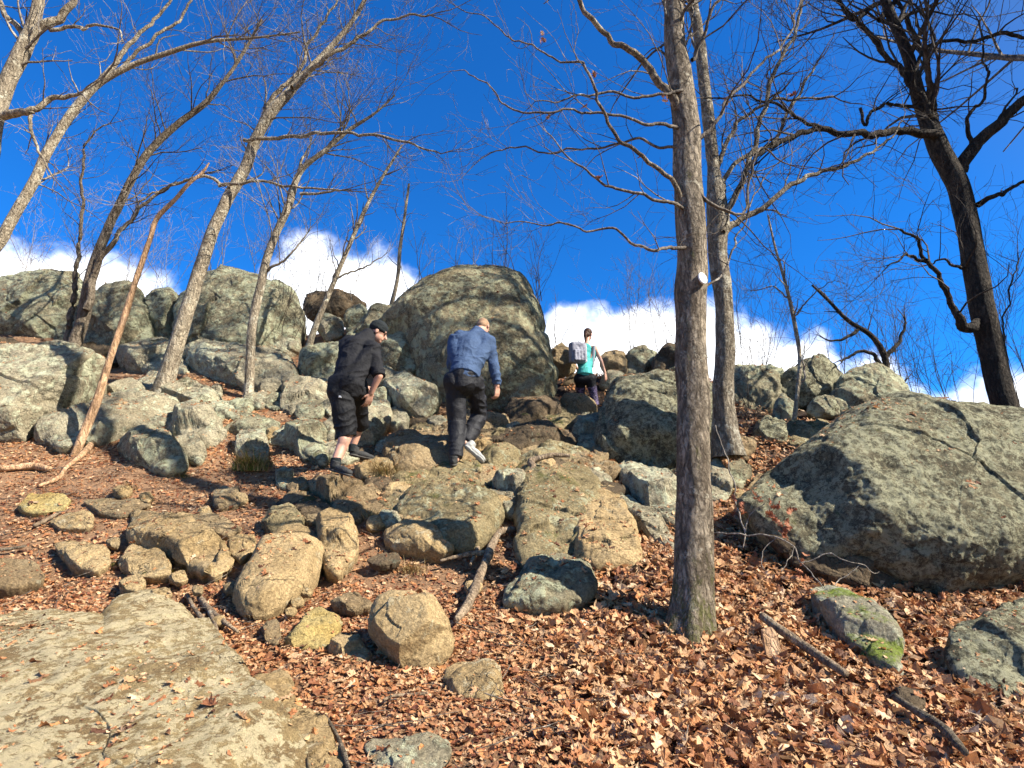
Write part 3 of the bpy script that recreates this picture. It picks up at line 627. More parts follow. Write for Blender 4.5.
# leaves and crumbs resting on rock faces that point upwards
parts = []
for ro in ROCKS:
    me = ro.data; nf_ = len(me.polygons); cc_ = np.empty(nf_ * 3); nn_ = np.empty(nf_ * 3); aa_ = np.empty(nf_)
    me.polygons.foreach_get('center', cc_); me.polygons.foreach_get('normal', nn_); me.polygons.foreach_get('area', aa_)
    cc_ = cc_.reshape(-1, 3) + np.array(ro.location); nn_ = nn_.reshape(-1, 3)
    up = (nn_[:, 2] > .72) & (cc_[:, 2] > H(cc_[:, 0], cc_[:, 1]) - .02); wgt = aa_ * up
    if wgt.sum() <= 0: continue
    cl_ = np.clip(fbm(cc_ * 2.3, 3, 91) + .15, .02, 1); wgt = wgt * cl_
    for kind, dens, s0, s1 in ((0, 26, .04, .085), (2, 190, .008, .028)):
        n = rg.poisson(min(900, (aa_ * up).sum() * dens))
        if n < 1: continue
        i_ = rg.choice(nf_, n, p=wgt / wgt.sum())
        parts.append(scatter(kind, cc_[i_, 0], cc_[i_, 1], rg.uniform(s0, s1, n), rg.uniform(.05, .35, n), np.full(n, .004), rg, cc_[i_, 2], nn_[i_]))
V, Fa, c = merge(parts)
tag(mesh_obj('leaves_on_rocks', V, Fa, M['leaf'], smooth=False, cols=c), 'scattered dry leaves and crumbs resting on top of the rocks', 'leaves', kind='stuff')

# grass tufts
def grass_mat(name, a, b):
    m = NT(name); at = m.n('ShaderNodeAttribute', attribute_name='col'); return m.done(at.outputs[0], .6)
M['grass'] = grass_mat('grass_blades', 0, 0)
def tuft(u, v, label, h=.16, n=160, green=.4, w=.07, droop=1., d=None):
    d = d or hit(u, v, H); c = P(u, v, d); rgt = np.random.RandomState(int(u * 7 + v))
    Vs, Fs, Cs = [], [], []
    for i in range(n):
        b = c + np.r_[rgt.normal(0, w * .45, 2), -.02]
        dr = np.r_[rgt.normal(0, 1, 2), 0]; dr /= np.linalg.norm(dr); dr[1] -= .5
        L = h * rgt.uniform(.5, 1.15); wd = np.cross(dr, [0, 0, 1]) * rgt.uniform(.0015, .0035)
        dq = rgt.uniform(.3, 1.1) * droop; ps = []
        for s in np.linspace(0, 1, 5):
            q = b + dr * L * (s * .35 + .55 * dq * s * s) + np.array([0, 0, 1]) * L * (s * (1.1 - dq * .75 * s))
            ps += [q - wd * (1 - s * .9), q + wd * (1 - s * .9)]
        o = len(Vs) * 10; Vs.append(ps)
        for k in range(4): Fs.append((o + 2*k, o + 2*k+1, o + 2*k+3, o + 2*k+2))
        cc = np.array((.14,.19,.035)) if rgt.rand() < green else np.array((.46,.34,.15)) if rgt.rand() < .7 else np.array((.3,.18,.08))
        Cs.append(np.tile(cc * rgt.uniform(.7, 1.2), (10, 1)))
    o = mesh_obj('grass_tuft', np.concatenate(Vs), np.array(Fs), M['grass'], smooth=False, origin=c, cols=np.concatenate(Cs))
    tag(o, label, 'grass tuft', 'grass tufts')
tuft(252, 470, 'largest tuft of green and blond grass below the mossy pale rock', .30, 620, .45, .17)
tuft(383, 478, 'dry blond grass tuft hanging over the low tan rock between the two men', .27, 460, .05, .14)
tuft(308, 412, 'small dry grass tuft at the mossy topped rock beside the shorts', .14, 150, .2)
tuft(372, 520, 'dry pale grass tuft beside the black gap right of the split rock', .18, 200, .1)
tuft(412, 572, 'dark brown grass tuft below the pitted tan rock', .16, 180, .0, .09)
tuft(175, 575, 'sparse yellow grass tuft under the tapering slab', .11, 140, .25)
tuft(118, 566, 'green sprig in the gap left of the small flat tan rock', .08, 90, .95, .05)
tuft(318, 505, 'green sprig growing by the step rock with the black face', .10, 110, .95, .06)
tuft(130, 490, 'thin dry grass at the top of the bare slope below the blue grey rock', .12, 120, .2)
tuft(185, 478, 'faint green grass at the toe of the small pointed grey rock', .1, 100, .6)
tuft(206, 410, 'moss green grass on the shaded edge of the long thin slab', .08, 90, .9)
tuft(300, 575, 'few green blades on the shoulder of the paw shaped boulder', .05, 50, .9, .03)
# ---------------------------------------------------------------- trees
def tubes(polys, k=5):
    Vs, Fs, o = [], [], 0
    ang = np.linspace(0, 2 * np.pi, k, endpoint=False); ca, sa = np.cos(ang), np.sin(ang)
    for pt, r in polys:
        n = len(pt); t = np.gradient(pt, axis=0); t /= np.maximum(np.linalg.norm(t, axis=1, keepdims=True), 1e-9)
        ref = np.array([0, 0, 1.]) if abs(t[0, 2]) < .9 else np.array([1., 0, 0])
        a = np.cross(t, ref); a /= np.maximum(np.linalg.norm(a, axis=1, keepdims=True), 1e-9); b = np.cross(t, a)
        V = pt[:, None] + (a[:, None] * ca[None, :, None] + b[:, None] * sa[None, :, None]) * r[:, None, None]
        Vs.append(V.reshape(-1, 3))
        i = np.arange(k); j = (i + 1) % k
        for q in range(n - 1):
            Fs.append(np.stack([o + q * k + i, o + q * k + j, o + (q + 1) * k + j, o + (q + 1) * k + i], 1))
        o += n * k
    return np.concatenate(Vs), np.concatenate(Fs)
def spline(pts, n):
    pts = np.array(pts, float); L = np.r_[0, np.cumsum(np.linalg.norm(np.diff(pts[:, :3], axis=0), axis=1))]
    s = np.linspace(0, L[-1], n); m = np.gradient(pts, L, axis=0) if len(pts) > 2 else np.repeat((pts[1:] - pts[:1]) / L[-1], 2, 0)
    k = np.clip(np.searchsorted(L, s, 'right') - 1, 0, len(L) - 2); h = (L[k+1] - L[k]); u = (s - L[k]) / h; u = u[:, None]; h = h[:, None]
    return pts[k] * (2*u**3 - 3*u**2 + 1) + m[k] * h * (u**3 - 2*u**2 + u) + pts[k+1] * (-2*u**3 + 3*u**2) + m[k+1] * h * (u**3 - u**2)
def children(polys, pt, r, rg, lvl, o, t0=.2):
    """spawn side branches along a polyline"""
    L = np.linalg.norm(np.diff(pt, axis=0), axis=1).sum()
    n = rg.poisson(L * o['dens'][min(lvl, len(o['dens']) - 1)])
    n = min(n, 70)
    for _ in range(n):
        s = t0 + (1 - t0) * rg.rand() ** .85; f = s * (len(pt) - 1); i = int(min(f, len(pt) - 2))
        p = pt[i] + (pt[i+1] - pt[i]) * (f - i); rr = r[i] + (r[i+1] - r[i]) * (f - i)
        d = pt[i+1] - pt[i]; d = d / np.linalg.norm(d)
        ax = rg.normal(size=3); ax -= ax @ d * d; ax /= np.linalg.norm(ax)
        an = math.radians(rg.uniform(28, 62)); nd = d * math.cos(an) + ax * math.sin(an)
        nd[2] += o.get('up', .15); nd /= np.linalg.norm(nd)
        Lc = o['len'][min(lvl, len(o['len']) - 1)] * rg.uniform(.45, 1.15) * (1 - .45 * s)
        grow(polys, p, nd, Lc, min(rr * .62, o['rmax'][min(lvl, len(o['rmax']) - 1)]) * rg.uniform(.6, 1), rg, lvl + 1, o)
def grow(polys, p, d, L, r, rg, lvl, o):
    n = 8 if lvl < 2 else 6 if lvl == 2 else 5
    pt = [p]; st = L / (n - 1); w = o.get('wig', .2)
    for i in range(n - 1):
        d = d + rg.normal(0, w, 3) + np.array([0, 0, .04]); d /= np.linalg.norm(d); pt.append(pt[-1] + d * st)
    pt = np.array(pt); rr = np.linspace(r, max(r * .28, o['rmin'] * .7), n); rr = np.maximum(rr, o['rmin'] * .6)
    polys.append((pt, rr))
    if lvl < o['levels']: children(polys, pt, rr, rg, lvl, o, .15)
def unit_(v): return v / np.linalg.norm(v)
def pix(path):                                # (u, v, d, width in px) -> x, y, z, radius
    out = []
    for u, v, d, w in path: out.append([*P(u, v, d), w * mpp(v, d) * .5])
    return out
TR = dict(levels=4, dens=(2, 4.5, 7, 9), len=(1.5, 1.0, .6, .35), rmax=(.03, .016, .008, .004), rmin=.0028, wig=.2)
def tree(name, cat, label, trunk, limbs=(), bark='bark4', twig='twig', o=TR, seed=1, group=None, flare=0, lump=.06, t0=.35, crown=True, stem='trunk', sides=22, base_ext=.55, world=None):
    rg = np.random.RandomState(seed); T = np.array(pix(trunk) if not world else world); root = empty(name, T[0, :3]); tag(root, label, cat, group)
    if base_ext:
        e_ = T[0].copy(); dv_ = T[1, :3] - T[0, :3]; dv_ /= np.linalg.norm(dv_); e_[:3] -= dv_ * base_ext; e_[3] *= 1.05; T = np.r_[[e_], T]
    S = spline(T, max(14, int(len(T) * 14 if sides > 12 else 30)))
    pt, r = S[:, :3], np.maximum(S[:, 3], .003)
    pt = pt + np.c_[fbm(np.c_[pt[:, 2] * 1.3, pt[:, 2] * 0 + seed, pt[:, 0]], 2, seed), fbm(np.c_[pt[:, 2] * 1.3, pt[:, 2] * 0 + seed + 9, pt[:, 0]], 2, seed), 0 * r] * np.minimum(r, .1)[:, None] * .5
    V, Fa = tubes([(pt, r)], sides)
    ax = np.repeat(pt, sides, 0); rd = V - ax; 
    q = V * np.array([7, 7, 1.3]) / max(r[0] * 6, .5)
    dsp = fbm(q * 1.4 + seed, 4, seed) * lump + fbm(V * np.array([22, 22, 5.]), 2, seed + 2) * lump * .5 + fbm(V * np.array([5, 5, 4.]), 3, seed + 4) * lump * .9
    if flare:
        hgt = (V[:, 2] - T[1, 2]) / (r[0] * 3.2); an = np.arctan2(rd[:, 1], rd[:, 0])
        dsp = dsp + flare * np.exp(-np.maximum(hgt, 0) * 1.7) * (.6 + .5 * np.cos(an * 5 + seed))
    V = ax + rd * (1 + dsp)[:, None]
    mesh_obj(stem, V, Fa, M[bark], root, origin=T[0, :3])
    polys = []
    for li in limbs:
        A = np.array(pix(li)); B = spline(A, len(A) * 7)
        bp, br = B[:, :3], np.maximum(B[:, 3], .003)
        bp = bp + np.c_[fbm(bp * 4.1, 3, 3, .6), fbm(bp * 4.1, 3, 4, .6), fbm(bp * 4.1, 3, 5, .6)] * .075; br = br * np.linspace(1, .75, len(br))
        bp[0] = A[0, :3]
        v_, f_ = tubes([(bp, br)], 9 if br[0] > .02 else 6)
        mesh_obj('limb', v_, f_, M[bark if br[0] > .02 else twig], root, origin=A[0, :3])
        ol = dict(o); children(polys, bp, br, rg, 1, ol, .12)
        tdir = bp[-1] - bp[-4]; tdir /= np.linalg.norm(tdir)
        for _ in range(2): grow(polys, bp[-1], unit_(tdir + rg.normal(0, .25, 3)), o['len'][2] * rg.uniform(.8, 1.5), br[-1] * .8, rg, 2, o)
    if crown:
        children(polys, pt, r, rg, 0, o, t0)
    if polys:
        v_, f_ = tubes(polys, 3)
        mesh_obj('crown', v_, f_, M[twig], root, origin=T[0, :3])
    return root, pt, r

# main tree in front
o1 = dict(TR, dens=(6, 4.6, 5, 5), len=(1.5, .9, .5, .28), rmax=(.018, .010, .006, .003), rmin=.0018)
main, mpt, mr = tree('hardwood_tree', 'tree', 'nearest bare tree, its straight grey trunk rising out of the leaves', 
 [(684,648,3.98,42.3),(688,600,4.02,37.8),(690,540,4.05,36.9),(692,470,4.07,33.3),(692,400,4.1,31.5),(691,300,4.12,30.6),(689,200,4.13,27.9),(684,110,4.15,25.2),(677,40,4.15,20.7),(671,-30,4.15,18.0),(664,-160,4.2,16.2),(655,-400,4.3,10.8)],
 [[(690,142,4.14,13.5),(672,98,4.1,9.0),(652,70,4.05,8.1),(630,50,4.0,7.2),(605,36,3.95,6.3),(590,18,3.9,6.3),(576,-4,3.85,5.4),(560,-50,3.8,4.5)],
  [(690,207,4.1,6.3),(672,184,4.0,4.95),(650,166,3.9,4.5),(622,140,3.8,4.05),(606,112,3.75,3.6),(590,84,3.7,3.15),(575,64,3.7,2.7),(556,62,3.7,2.25),(530,42,3.7,1.98),(495,28,3.7,1.62),(455,10,3.7,1.08)],
  [(688,208,4.05,4.05),(660,202,3.9,3.6),(625,190,3.8,3.24),(590,176,3.7,2.88),(570,160,3.7,2.25),(545,140,3.7,1.44)],
  [(688,249,4.05,4.05),(660,248,3.9,3.6),(635,244,3.8,3.06),(612,230,3.7,2.7),(600,225,3.7,2.52),(550,223,3.6,1.98),(510,228,3.6,1.26)],
  [(686,128,4.1,4.05),(640,122,3.9,3.24),(600,116,3.8,2.7),(560,112,3.7,2.52),(512,109,3.7,2.16),(490,88,3.7,1.8),(465,72,3.7,1.26),(450,70,3.7,0.9)],
  [(688,150,4.1,3.24),(640,142,4.2,2.7),(600,146,4.3,2.34),(560,148,4.3,2.07),(505,148,4.3,1.71),(480,158,4.3,1.26),(465,172,4.3,0.9)],
  [(690,90,4.1,3.6),(650,96,4.0,3.06),(610,92,3.9,2.7),(570,102,3.8,2.16),(540,102,3.7,1.44)],
  [(700,300,4.2,2.7),(730,262,4.3,2.34),(745,215,4.4,1.98),(772,170,4.5,1.62),(800,150,4.5,1.26)],
  [(698,140,4.1,4.5),(724,105,4.1,3.6),(752,72,4.2,3.15),(790,40,4.3,2.7),(800,0,4.4,1.98)],
  [(698,190,4.05,4.05),(735,214,4.1,3.24),(770,160,4.1,0.9)][:2] + [(765,150,4.2,2.34),(790,165,4.2,1.8)],
  [(692,60,4.1,4.5),(712,20,4.0,3.6),(740,-30,4.0,2.7)]],
 'bark1', 'twig', o1, 21, flare=.42, lump=.09, t0=.42, sides=48)
# white trail marker on the main trunk
def solid_disc(c, nrm, rx, rz, th, k=28):
    nrm = nrm / np.linalg.norm(nrm); a = np.cross([0, 0, 1.], nrm); a /= np.linalg.norm(a); b = np.cross(nrm, a)
    an = np.linspace(0, 2 * np.pi, k, endpoint=False); Vs = []
    for off, s in ((0, 1), (th * .8, 1), (th, .93)):
        Vs.append(c + nrm * off + (a * np.cos(an)[:, None] * rx + b * np.sin(an)[:, None] * rz) * s)
    Vs.append(np.array([c])); Vs.append(np.array([c + nrm * th])); i = np.arange(k); j = (i + 1) % k; F = []
    for q in range(2): F += list(zip(q*k+i, q*k+j, (q+1)*k+j)) + list(zip(q*k+i, (q+1)*k+j, (q+1)*k+i))
    F += list(zip(i, np.full(k, 3*k), j)) + list(zip(2*k+i, 2*k+j, np.full(k, 3*k+1)))
    return np.concatenate(Vs), np.array(F)
def plain(name, col, rough=.7, nz=0, sc=30, bumpd=0, spec=.3):
    m = NT(name); m.b.inputs['Specular IOR Level'].default_value = spec
    c = m.mix(m.ramp(m.noise(sc, 6, .65), .3, .7), tuple(x * (1 - nz) for x in col), col) if nz else col
    return m.done(c, rough, m.bump(m.noise(sc * 2, 5, .6), bumpd) if bumpd else None)
M['white'] = plain('white_paint', (.78,.78,.76), .5, .12, 40)
dc = P(703, 278, 4.0); nd = np.array([.45, -.85, .12])
v_, f_ = solid_disc(dc - nd * .01, nd, .040, .046, .012)
tm = mesh_obj('trail_marker', v_, f_, M['white'], origin=dc); tag(tm, 'white oval trail marker nailed to the main tree trunk', 'trail marker')
v_, f_ = solid_disc(dc + nd * .001 + np.array([0, 0, .012]), nd, .004, .004, .004, 10)
mesh_obj('nail', v_, f_, plain('rusty_nail', (.16,.09,.06)), tm, origin=dc)
# dark shelf knots beside the marker
# second tree
tree('hardwood_tree', 'tree', 'bare tree with flaky knobbly trunk standing just behind the main tree',
 [(730,446,6.6,27.0),(727,420,6.6,21.6),(724,370,6.6,19.8),(722,310,6.6,18.9),(718,250,6.6,18.0),(718,225,6.6,21.6),(714,170,6.6,13.5),(708,110,6.6,11.7),(700,50,6.6,10.8),(690,-20,6.6,9.9),(680,-150,6.7,7.2),(675,-320,6.8,3.6)],
 [[(718,240,6.6,11.7),(735,225,6.6,7.2),(758,212,6.6,6.3),(790,186,6.6,5.4),(830,170,6.7,4.5),(862,158,6.7,3.6),(890,140,6.7,2.7),(905,122,6.7,1.8)],
  [(722,232,6.5,7.2),(735,195,6.5,6.3),(750,160,6.5,5.4),(762,120,6.5,4.95),(775,70,6.5,4.5),(795,30,6.5,4.05),(803,-20,6.5,3.6)],
  [(714,180,6.6,5.4),(730,140,6.6,4.5),(752,110,6.6,3.6),(790,96,6.6,3.06),(830,98,6.6,2.7)],
  [(716,200,6.6,5.4),(740,160,6.7,4.5),(775,140,6.7,4.05),(790,110,6.7,3.6),(820,60,6.7,2.7)]],
 'bark2', 'twig', dict(TR, dens=(5, 4, 4.5, 5), len=(1.9, 1.1, .65, .35)), 33, flare=.2, lump=.16, t0=.4, sides=30, base_ext=.12)
# dark oak on the right
o3 = dict(TR, levels=4, dens=(2.6, 3.2, 3.4, 3.8), len=(2.8, 1.7, .95, .5), rmax=(.05, .026, .012, .006), rmin=.0035, wig=.24)
tree('oak_tree', 'tree', 'dark bare oak leaning left behind the massive boulder at the right edge',
 [(1012,432,7.22,23.53),(1000,395,7.22,22.29),(988,340,7.22,22.29),(975,280,7.22,21.05),(966,225,7.22,19.81),(956,180,7.22,19.2),(943,150,7.22,18.58),(928,118,7.22,15.48),(914,80,7.22,11.76),(900,40,7.22,9.91),(884,0,7.22,8.67),(868,-60,7.22,6.81),(850,-200,7.315,4.33)],
 [[(960,172,7.22,13.62),(972,148,7.125,12.38),(990,132,7.03,11.76),(1010,112,6.935,10.53),(1035,88,6.84,9.91),(1080,40,6.65,7.43),(1120,-20,6.65,4.95)],
  [(935,134,7.125,9.91),(905,132,7.03,8.05),(880,134,6.935,7.43),(850,133,6.84,6.81),(820,128,6.745,6.19),(795,136,6.65,5.57),(768,148,6.555,4.95),(752,162,6.46,4.33),(738,190,6.46,3.1),(725,230,6.46,1.86)],
  [(830,130,6.793,4.95),(806,122,6.65,3.72),(780,104,6.555,3.1),(750,98,6.46,2.48),(705,95,6.365,1.86)],
  [(928,112,7.22,8.05),(910,84,7.22,6.81),(888,58,7.22,5.57),(868,34,7.22,5.57),(848,14,7.22,4.95),(832,-20,7.22,4.33)],
  [(932,120,7.22,7.43),(932,90,7.315,6.19),(926,60,7.41,5.57),(912,30,7.41,4.95),(896,0,7.41,4.33),(880,-50,7.41,3.1)],
  [(860,108,7.22,3.1),(866,125,7.22,3.1),(872,110,7.22,3.72),(890,106,7.22,4.33),(912,108,7.22,4.95)],
  [(978,322,7.125,7.43),(962,325,6.982,10.53),(955,308,6.935,6.81),(944,290,6.887,5.57),(935,272,6.84,4.95),(926,260,6.84,4.95),(910,254,6.84,3.1),(895,262,6.745,2.48),(880,272,6.745,1.24)],
  [(926,260,6.84,3.72),(920,248,6.84,3.72),(912,236,6.84,3.41),(898,228,6.793,3.1),(888,252,6.745,1.86)][:4],
  [(930,118,7.125,4.95),(915,66,7.03,3.72),(940,40,7.03,3.72),(975,42,6.935,4.33),(1012,35,6.84,4.95),(1030,38,6.84,3.72)],
  [(978,205,7.125,6.19),(992,198,7.03,4.95),(1008,190,7.03,4.33),(1030,180,7.03,3.72)],
  [(972,150,7.125,4.95),(968,118,7.03,3.72),(984,95,7.03,3.1),(984,60,7.03,2.48),(978,20,7.03,1.86)],
  [(975,268,7.22,4.33),(955,265,7.125,3.1),(946,258,7.125,2.48),(930,264,7.125,1.55)],
  [(880,20,7.22,6.19),(905,-10,7.125,4.95),(910,-60,7.125,3.1)],
  [(876,4,7.22,4.95),(850,22,7.22,4.33),(838,-10,7.22,3.72)],
  [(1000,350,7.315,1.86),(1008,300,7.41,1.86),(1020,260,7.41,1.86)]],
 'bark3', 'twigd', o3, 44, flare=.1, lump=.05, t0=.4, sides=36)
# tree added just outside the right picture edge to cast crown shadows
tree('hardwood_tree', 'tree', 'tall bare tree added just outside the right picture edge to cast crown shadows', None, [], 'bark2', 'twig',
 dict(TR, dens=(3.2, 1.7, 1.6, 2), len=(6.5, 3.2, 1.4, .7), rmax=(.13, .065, .028, .010), rmin=.005, levels=3, wig=.16, up=.05), 71, flare=.2, t0=.3,
 world=[(9.4, 5.9, 1.3, .26), (9.3, 5.9, 5, .22), (9.1, 6.0, 9, .19), (8.8, 6.1, 13, .15), (8.5, 6.2, 17, .10), (8.3, 6.3, 21, .04)])
# leaning trees on the left
oL = dict(TR, dens=(3.2, 3.8, 4.6, 5.5), len=(1.9, 1.1, .65, .38), rmax=(.022, .012, .007, .0045), rmin=.0030, wig=.17)
tree('leaning_tree', 'tree', 'tallest pale leaning tree of the left group, its trunk rising to the top centre left',
 [(165,386,8.6,17.41),(177,345,8.6,15.03),(190,300,8.6,13.45),(204,262,8.6,12.66),(222,214,8.6,11.08),(240,175,8.6,11.08),(256,138,8.6,10.29),(272,112,8.6,10.29),(292,88,8.6,8.7),(318,60,8.6,6.33),(345,30,8.6,4.75),(370,-10,8.6,3.96),(400,-70,8.6,2.37)],
 [[(262,130,8.6,6.33),(268,108,8.6,5.54),(284,86,8.6,4.75),(300,70,8.6,3.96),(310,40,8.6,3.16),(325,20,8.6,3.16),(340,-8,8.6,2.37)],
  [(292,88,8.5,5.54),(310,72,8.4,4.75),(330,56,8.3,4.75),(352,44,8.3,3.96),(384,22,8.3,3.16),(430,14,8.3,2.37)],
  [(244,140,8.5,3.96),(300,136,8.4,3.96),(345,134,8.3,3.56),(400,142,8.3,3.16),(440,155,8.3,1.98)],
  [(225,185,8.5,3.56),(200,178,8.5,3.16),(170,186,8.5,2.37),(140,200,8.5,2.37)],
  [(218,186,8.5,3.56),(260,183,8.4,3.16),(300,186,8.3,2.77),(340,190,8.3,1.98)]],
 'bark4', 'twigp', oL, 51, flare=.12, lump=.05, t0=.4)
tree('leaning_tree', 'tree', 'slender leaning tree right of the tallest one, its base behind the long flat ledge',
 [(247,400,8.7,9.49),(252,350,8.7,8.7),(258,290,8.7,8.31),(272,245,8.7,7.52),(288,205,8.7,7.12),(302,170,8.7,5.54),(326,150,8.7,4.75),(346,132,8.7,3.96),(376,112,8.7,2.37),(395,95,8.7,1.58)],
 [[(290,200,8.7,3.96),(302,165,8.7,3.56),(308,150,8.7,2.77)], [(300,194,8.6,3.16),(322,193,8.6,2.77),(345,190,8.5,1.98)], [(262,272,8.7,3.16),(290,255,8.6,2.37),(310,230,8.6,1.58)]],
 'bark4', 'twigp', oL, 52, flare=.1, t0=.4)
tree('leaning_tree', 'tree', 'brown tree with two close stems in front of the left ridge wall',
 [(72,352,9.6,12.66),(80,325,9.6,11.87),(88,290,9.6,11.08),(100,245,9.6,8.7),(115,210,9.6,7.91),(132,178,9.6,7.12),(150,150,9.6,7.12),(178,124,9.6,6.33),(205,104,9.6,5.54),(222,84,9.6,3.96),(242,55,9.6,3.16),(262,20,9.6,2.37)],
 [[(86,310,9.5,7.91),(100,262,9.5,6.33),(120,235,9.5,4.75),(142,208,9.5,3.96),(170,186,9.5,3.16),(205,176,9.5,2.37)],
  [(70,345,9.7,7.12),(74,290,9.7,5.54),(80,230,9.7,3.96),(84,165,9.7,3.16),(88,140,9.7,2.37),(110,122,9.7,1.58)]],
 'bark5', 'twig', oL, 53, flare=.1, t0=.35)
tree('leaning_tree', 'tree', 'lichened leaning tree with its base outside the left picture edge',
 [(-62,340,8.2,13.45),(-30,280,8.2,11.87),(0,240,8.2,10.29),(22,200,8.2,9.49),(45,155,8.2,8.7),(75,108,8.2,7.91),(100,82,8.2,7.12),(125,68,8.2,5.54),(160,55,8.2,4.75),(205,42,8.2,3.96),(250,38,8.2,2.37),(300,32,8.2,1.58)],
 [[(100,82,8.2,5.54),(125,48,8.2,4.75),(150,22,8.2,3.96),(175,-5,8.2,3.16)], [(118,70,8.2,3.96),(140,48,8.2,3.56),(175,22,8.2,3.16),(200,-10,8.2,2.37)]],
 'bark4', 'twigp', oL, 54, t0=.35)
tree('hardwood_tree', 'tree', 'thick pale tree at the top left corner with an upcurled limb',
 [(-40,330,5.6,23.74),(-20,210,5.6,20.57),(-2,120,5.6,15.82),(8,85,5.6,14.24),(24,50,5.6,14.24),(34,20,5.6,11.08),(40,-20,5.6,9.49),(45,-120,5.6,6.33)],
 [[(-4,116,5.6,10.29),(15,113,5.55,8.7),(35,112,5.5,7.12),(52,98,5.5,6.33),(66,93,5.5,5.54),(77,91,5.5,3.96)],
  [(22,56,5.6,10.29),(42,30,5.6,9.49),(60,20,5.6,8.7),(72,10,5.6,7.91),(80,-10,5.6,6.33)],
  [(34,112,5.5,3.96),(32,128,5.5,3.56),(36,142,5.5,3.16),(44,160,5.5,2.37),(56,180,5.5,1.58)],
  [(24,40,5.6,6.33),(10,15,5.6,5.54),(0,0,5.6,3.96),(-20,-30,5.6,3.16)],
  [(50,30,5.5,3.96),(72,26,5.5,3.56),(96,30,5.4,3.16),(114,30,5.4,2.37),(124,42,5.4,1.58)]],
 'bark4', 'twigp', dict(oL, len=(1.0, .7, .4, .25)), 55, t0=.5)
tree('sapling', 'sapling', 'thin leaning sapling between the slender leaning tree and the man in black',
 [(302,372,9.6,7.12),(312,335,9.6,6.33),(328,295,9.6,5.14),(345,255,9.6,4.35),(360,220,9.6,3.96),(378,185,9.6,3.16),(396,155,9.6,2.37),(402,145,9.6,1.58)],
 [[(335,280,9.6,2.37),(360,268,9.6,1.98),(382,258,9.6,1.58)]], 'bark4', 'twigp', dict(oL, dens=(2.5,2.6,3.5), levels=3, len=(.9,.5,.3)), 56, t0=.35)
tree('sapling', 'sapling', 'thin pale upright sapling rising from the skyline left of the great boulder',
 [(391,310,11.2,4.75),(397,280,11.2,3.96),(400,250,11.2,3.56),(405,215,11.2,2.77),(409,184,11.2,2.37)], [], 'bark4', 'twigp', dict(oL, dens=(3,2.6,3.5), levels=3, len=(1.0,.5,.3)), 57, t0=.3)
tree('sapling', 'sapling', 'thin grey sapling in the leaves on the right ridge before the dark skyline rock',
 [(795,414,9.0,4.75),(797,395,9.0,4.35),(800,360,9.0,3.96),(794,320,9.0,3.96),(786,285,9.0,3.16),(776,250,9.0,2.37),(768,215,9.0,1.58)],
 [[(800,385,9,1.98),(806,372,9,2.37),(804,360,9,1.98)],[(790,300,9,1.98),(770,285,9,1.58),(752,292,9,1.19)],[(792,318,9,1.98),(815,296,9,1.58),(835,280,9,0.95)]], 'bark4', 'twigp', dict(oL, dens=(2.5,2.6,3.5), levels=3, len=(.9,.5,.3)), 58, t0=.35)
# the broken orange snag
tree('dead_snag', 'dead tree', 'orange barkless broken snag leaning right, its lower half grey',
 [(76,452,6.75,8.26),(86,425,6.8,8.26),(96,400,6.85,7.57),(107,370,6.9,6.54),(122,325,7,6.19),(136,280,7,5.5),(150,240,7,4.82),(158,218,7,4.82),(175,200,7,4.13),(190,183,7,3.44),(203,172,7,2.75),(209,163,7,1.38)], [], 'snag', 'twig', TR, 59, crown=False, lump=.1, flare=.1)
# thin trees and brush behind the ridge
def brush(u, v, d, hpx, n, label, seed, name='bare_shrub', spread=.35, mat='twigp', group='bare shrubs behind the ridge', r=.008):
    rg = np.random.RandomState(seed); b = P(u, v, d); polys = []; Hm = hpx * mpp(v, d)
    o = dict(levels=3, dens=(0, 3.2, 4.5, 5), len=(0, .35 * Hm, .2 * Hm, .12 * Hm), rmax=(.01, .006, .004, .003), rmin=.0032, wig=.12)
    for _ in range(n):
        a = rg.uniform(0, 6.28); q = b + np.array([math.cos(a), math.sin(a), 0]) * rg.uniform(0, spread)
        q[2] -= .25
        dr = np.array([rg.normal(.0, .25), rg.normal(0, .2), 1.])
        grow(polys, q, dr / np.linalg.norm(dr), Hm * rg.uniform(.6, 1.1), r * rg.uniform(.6, 1.3), rg, 1, o)
    v_, f_ = tubes(polys, 4)
    tag(mesh_obj(name, v_, f_, M[mat], origin=b), label, 'shrub', group)
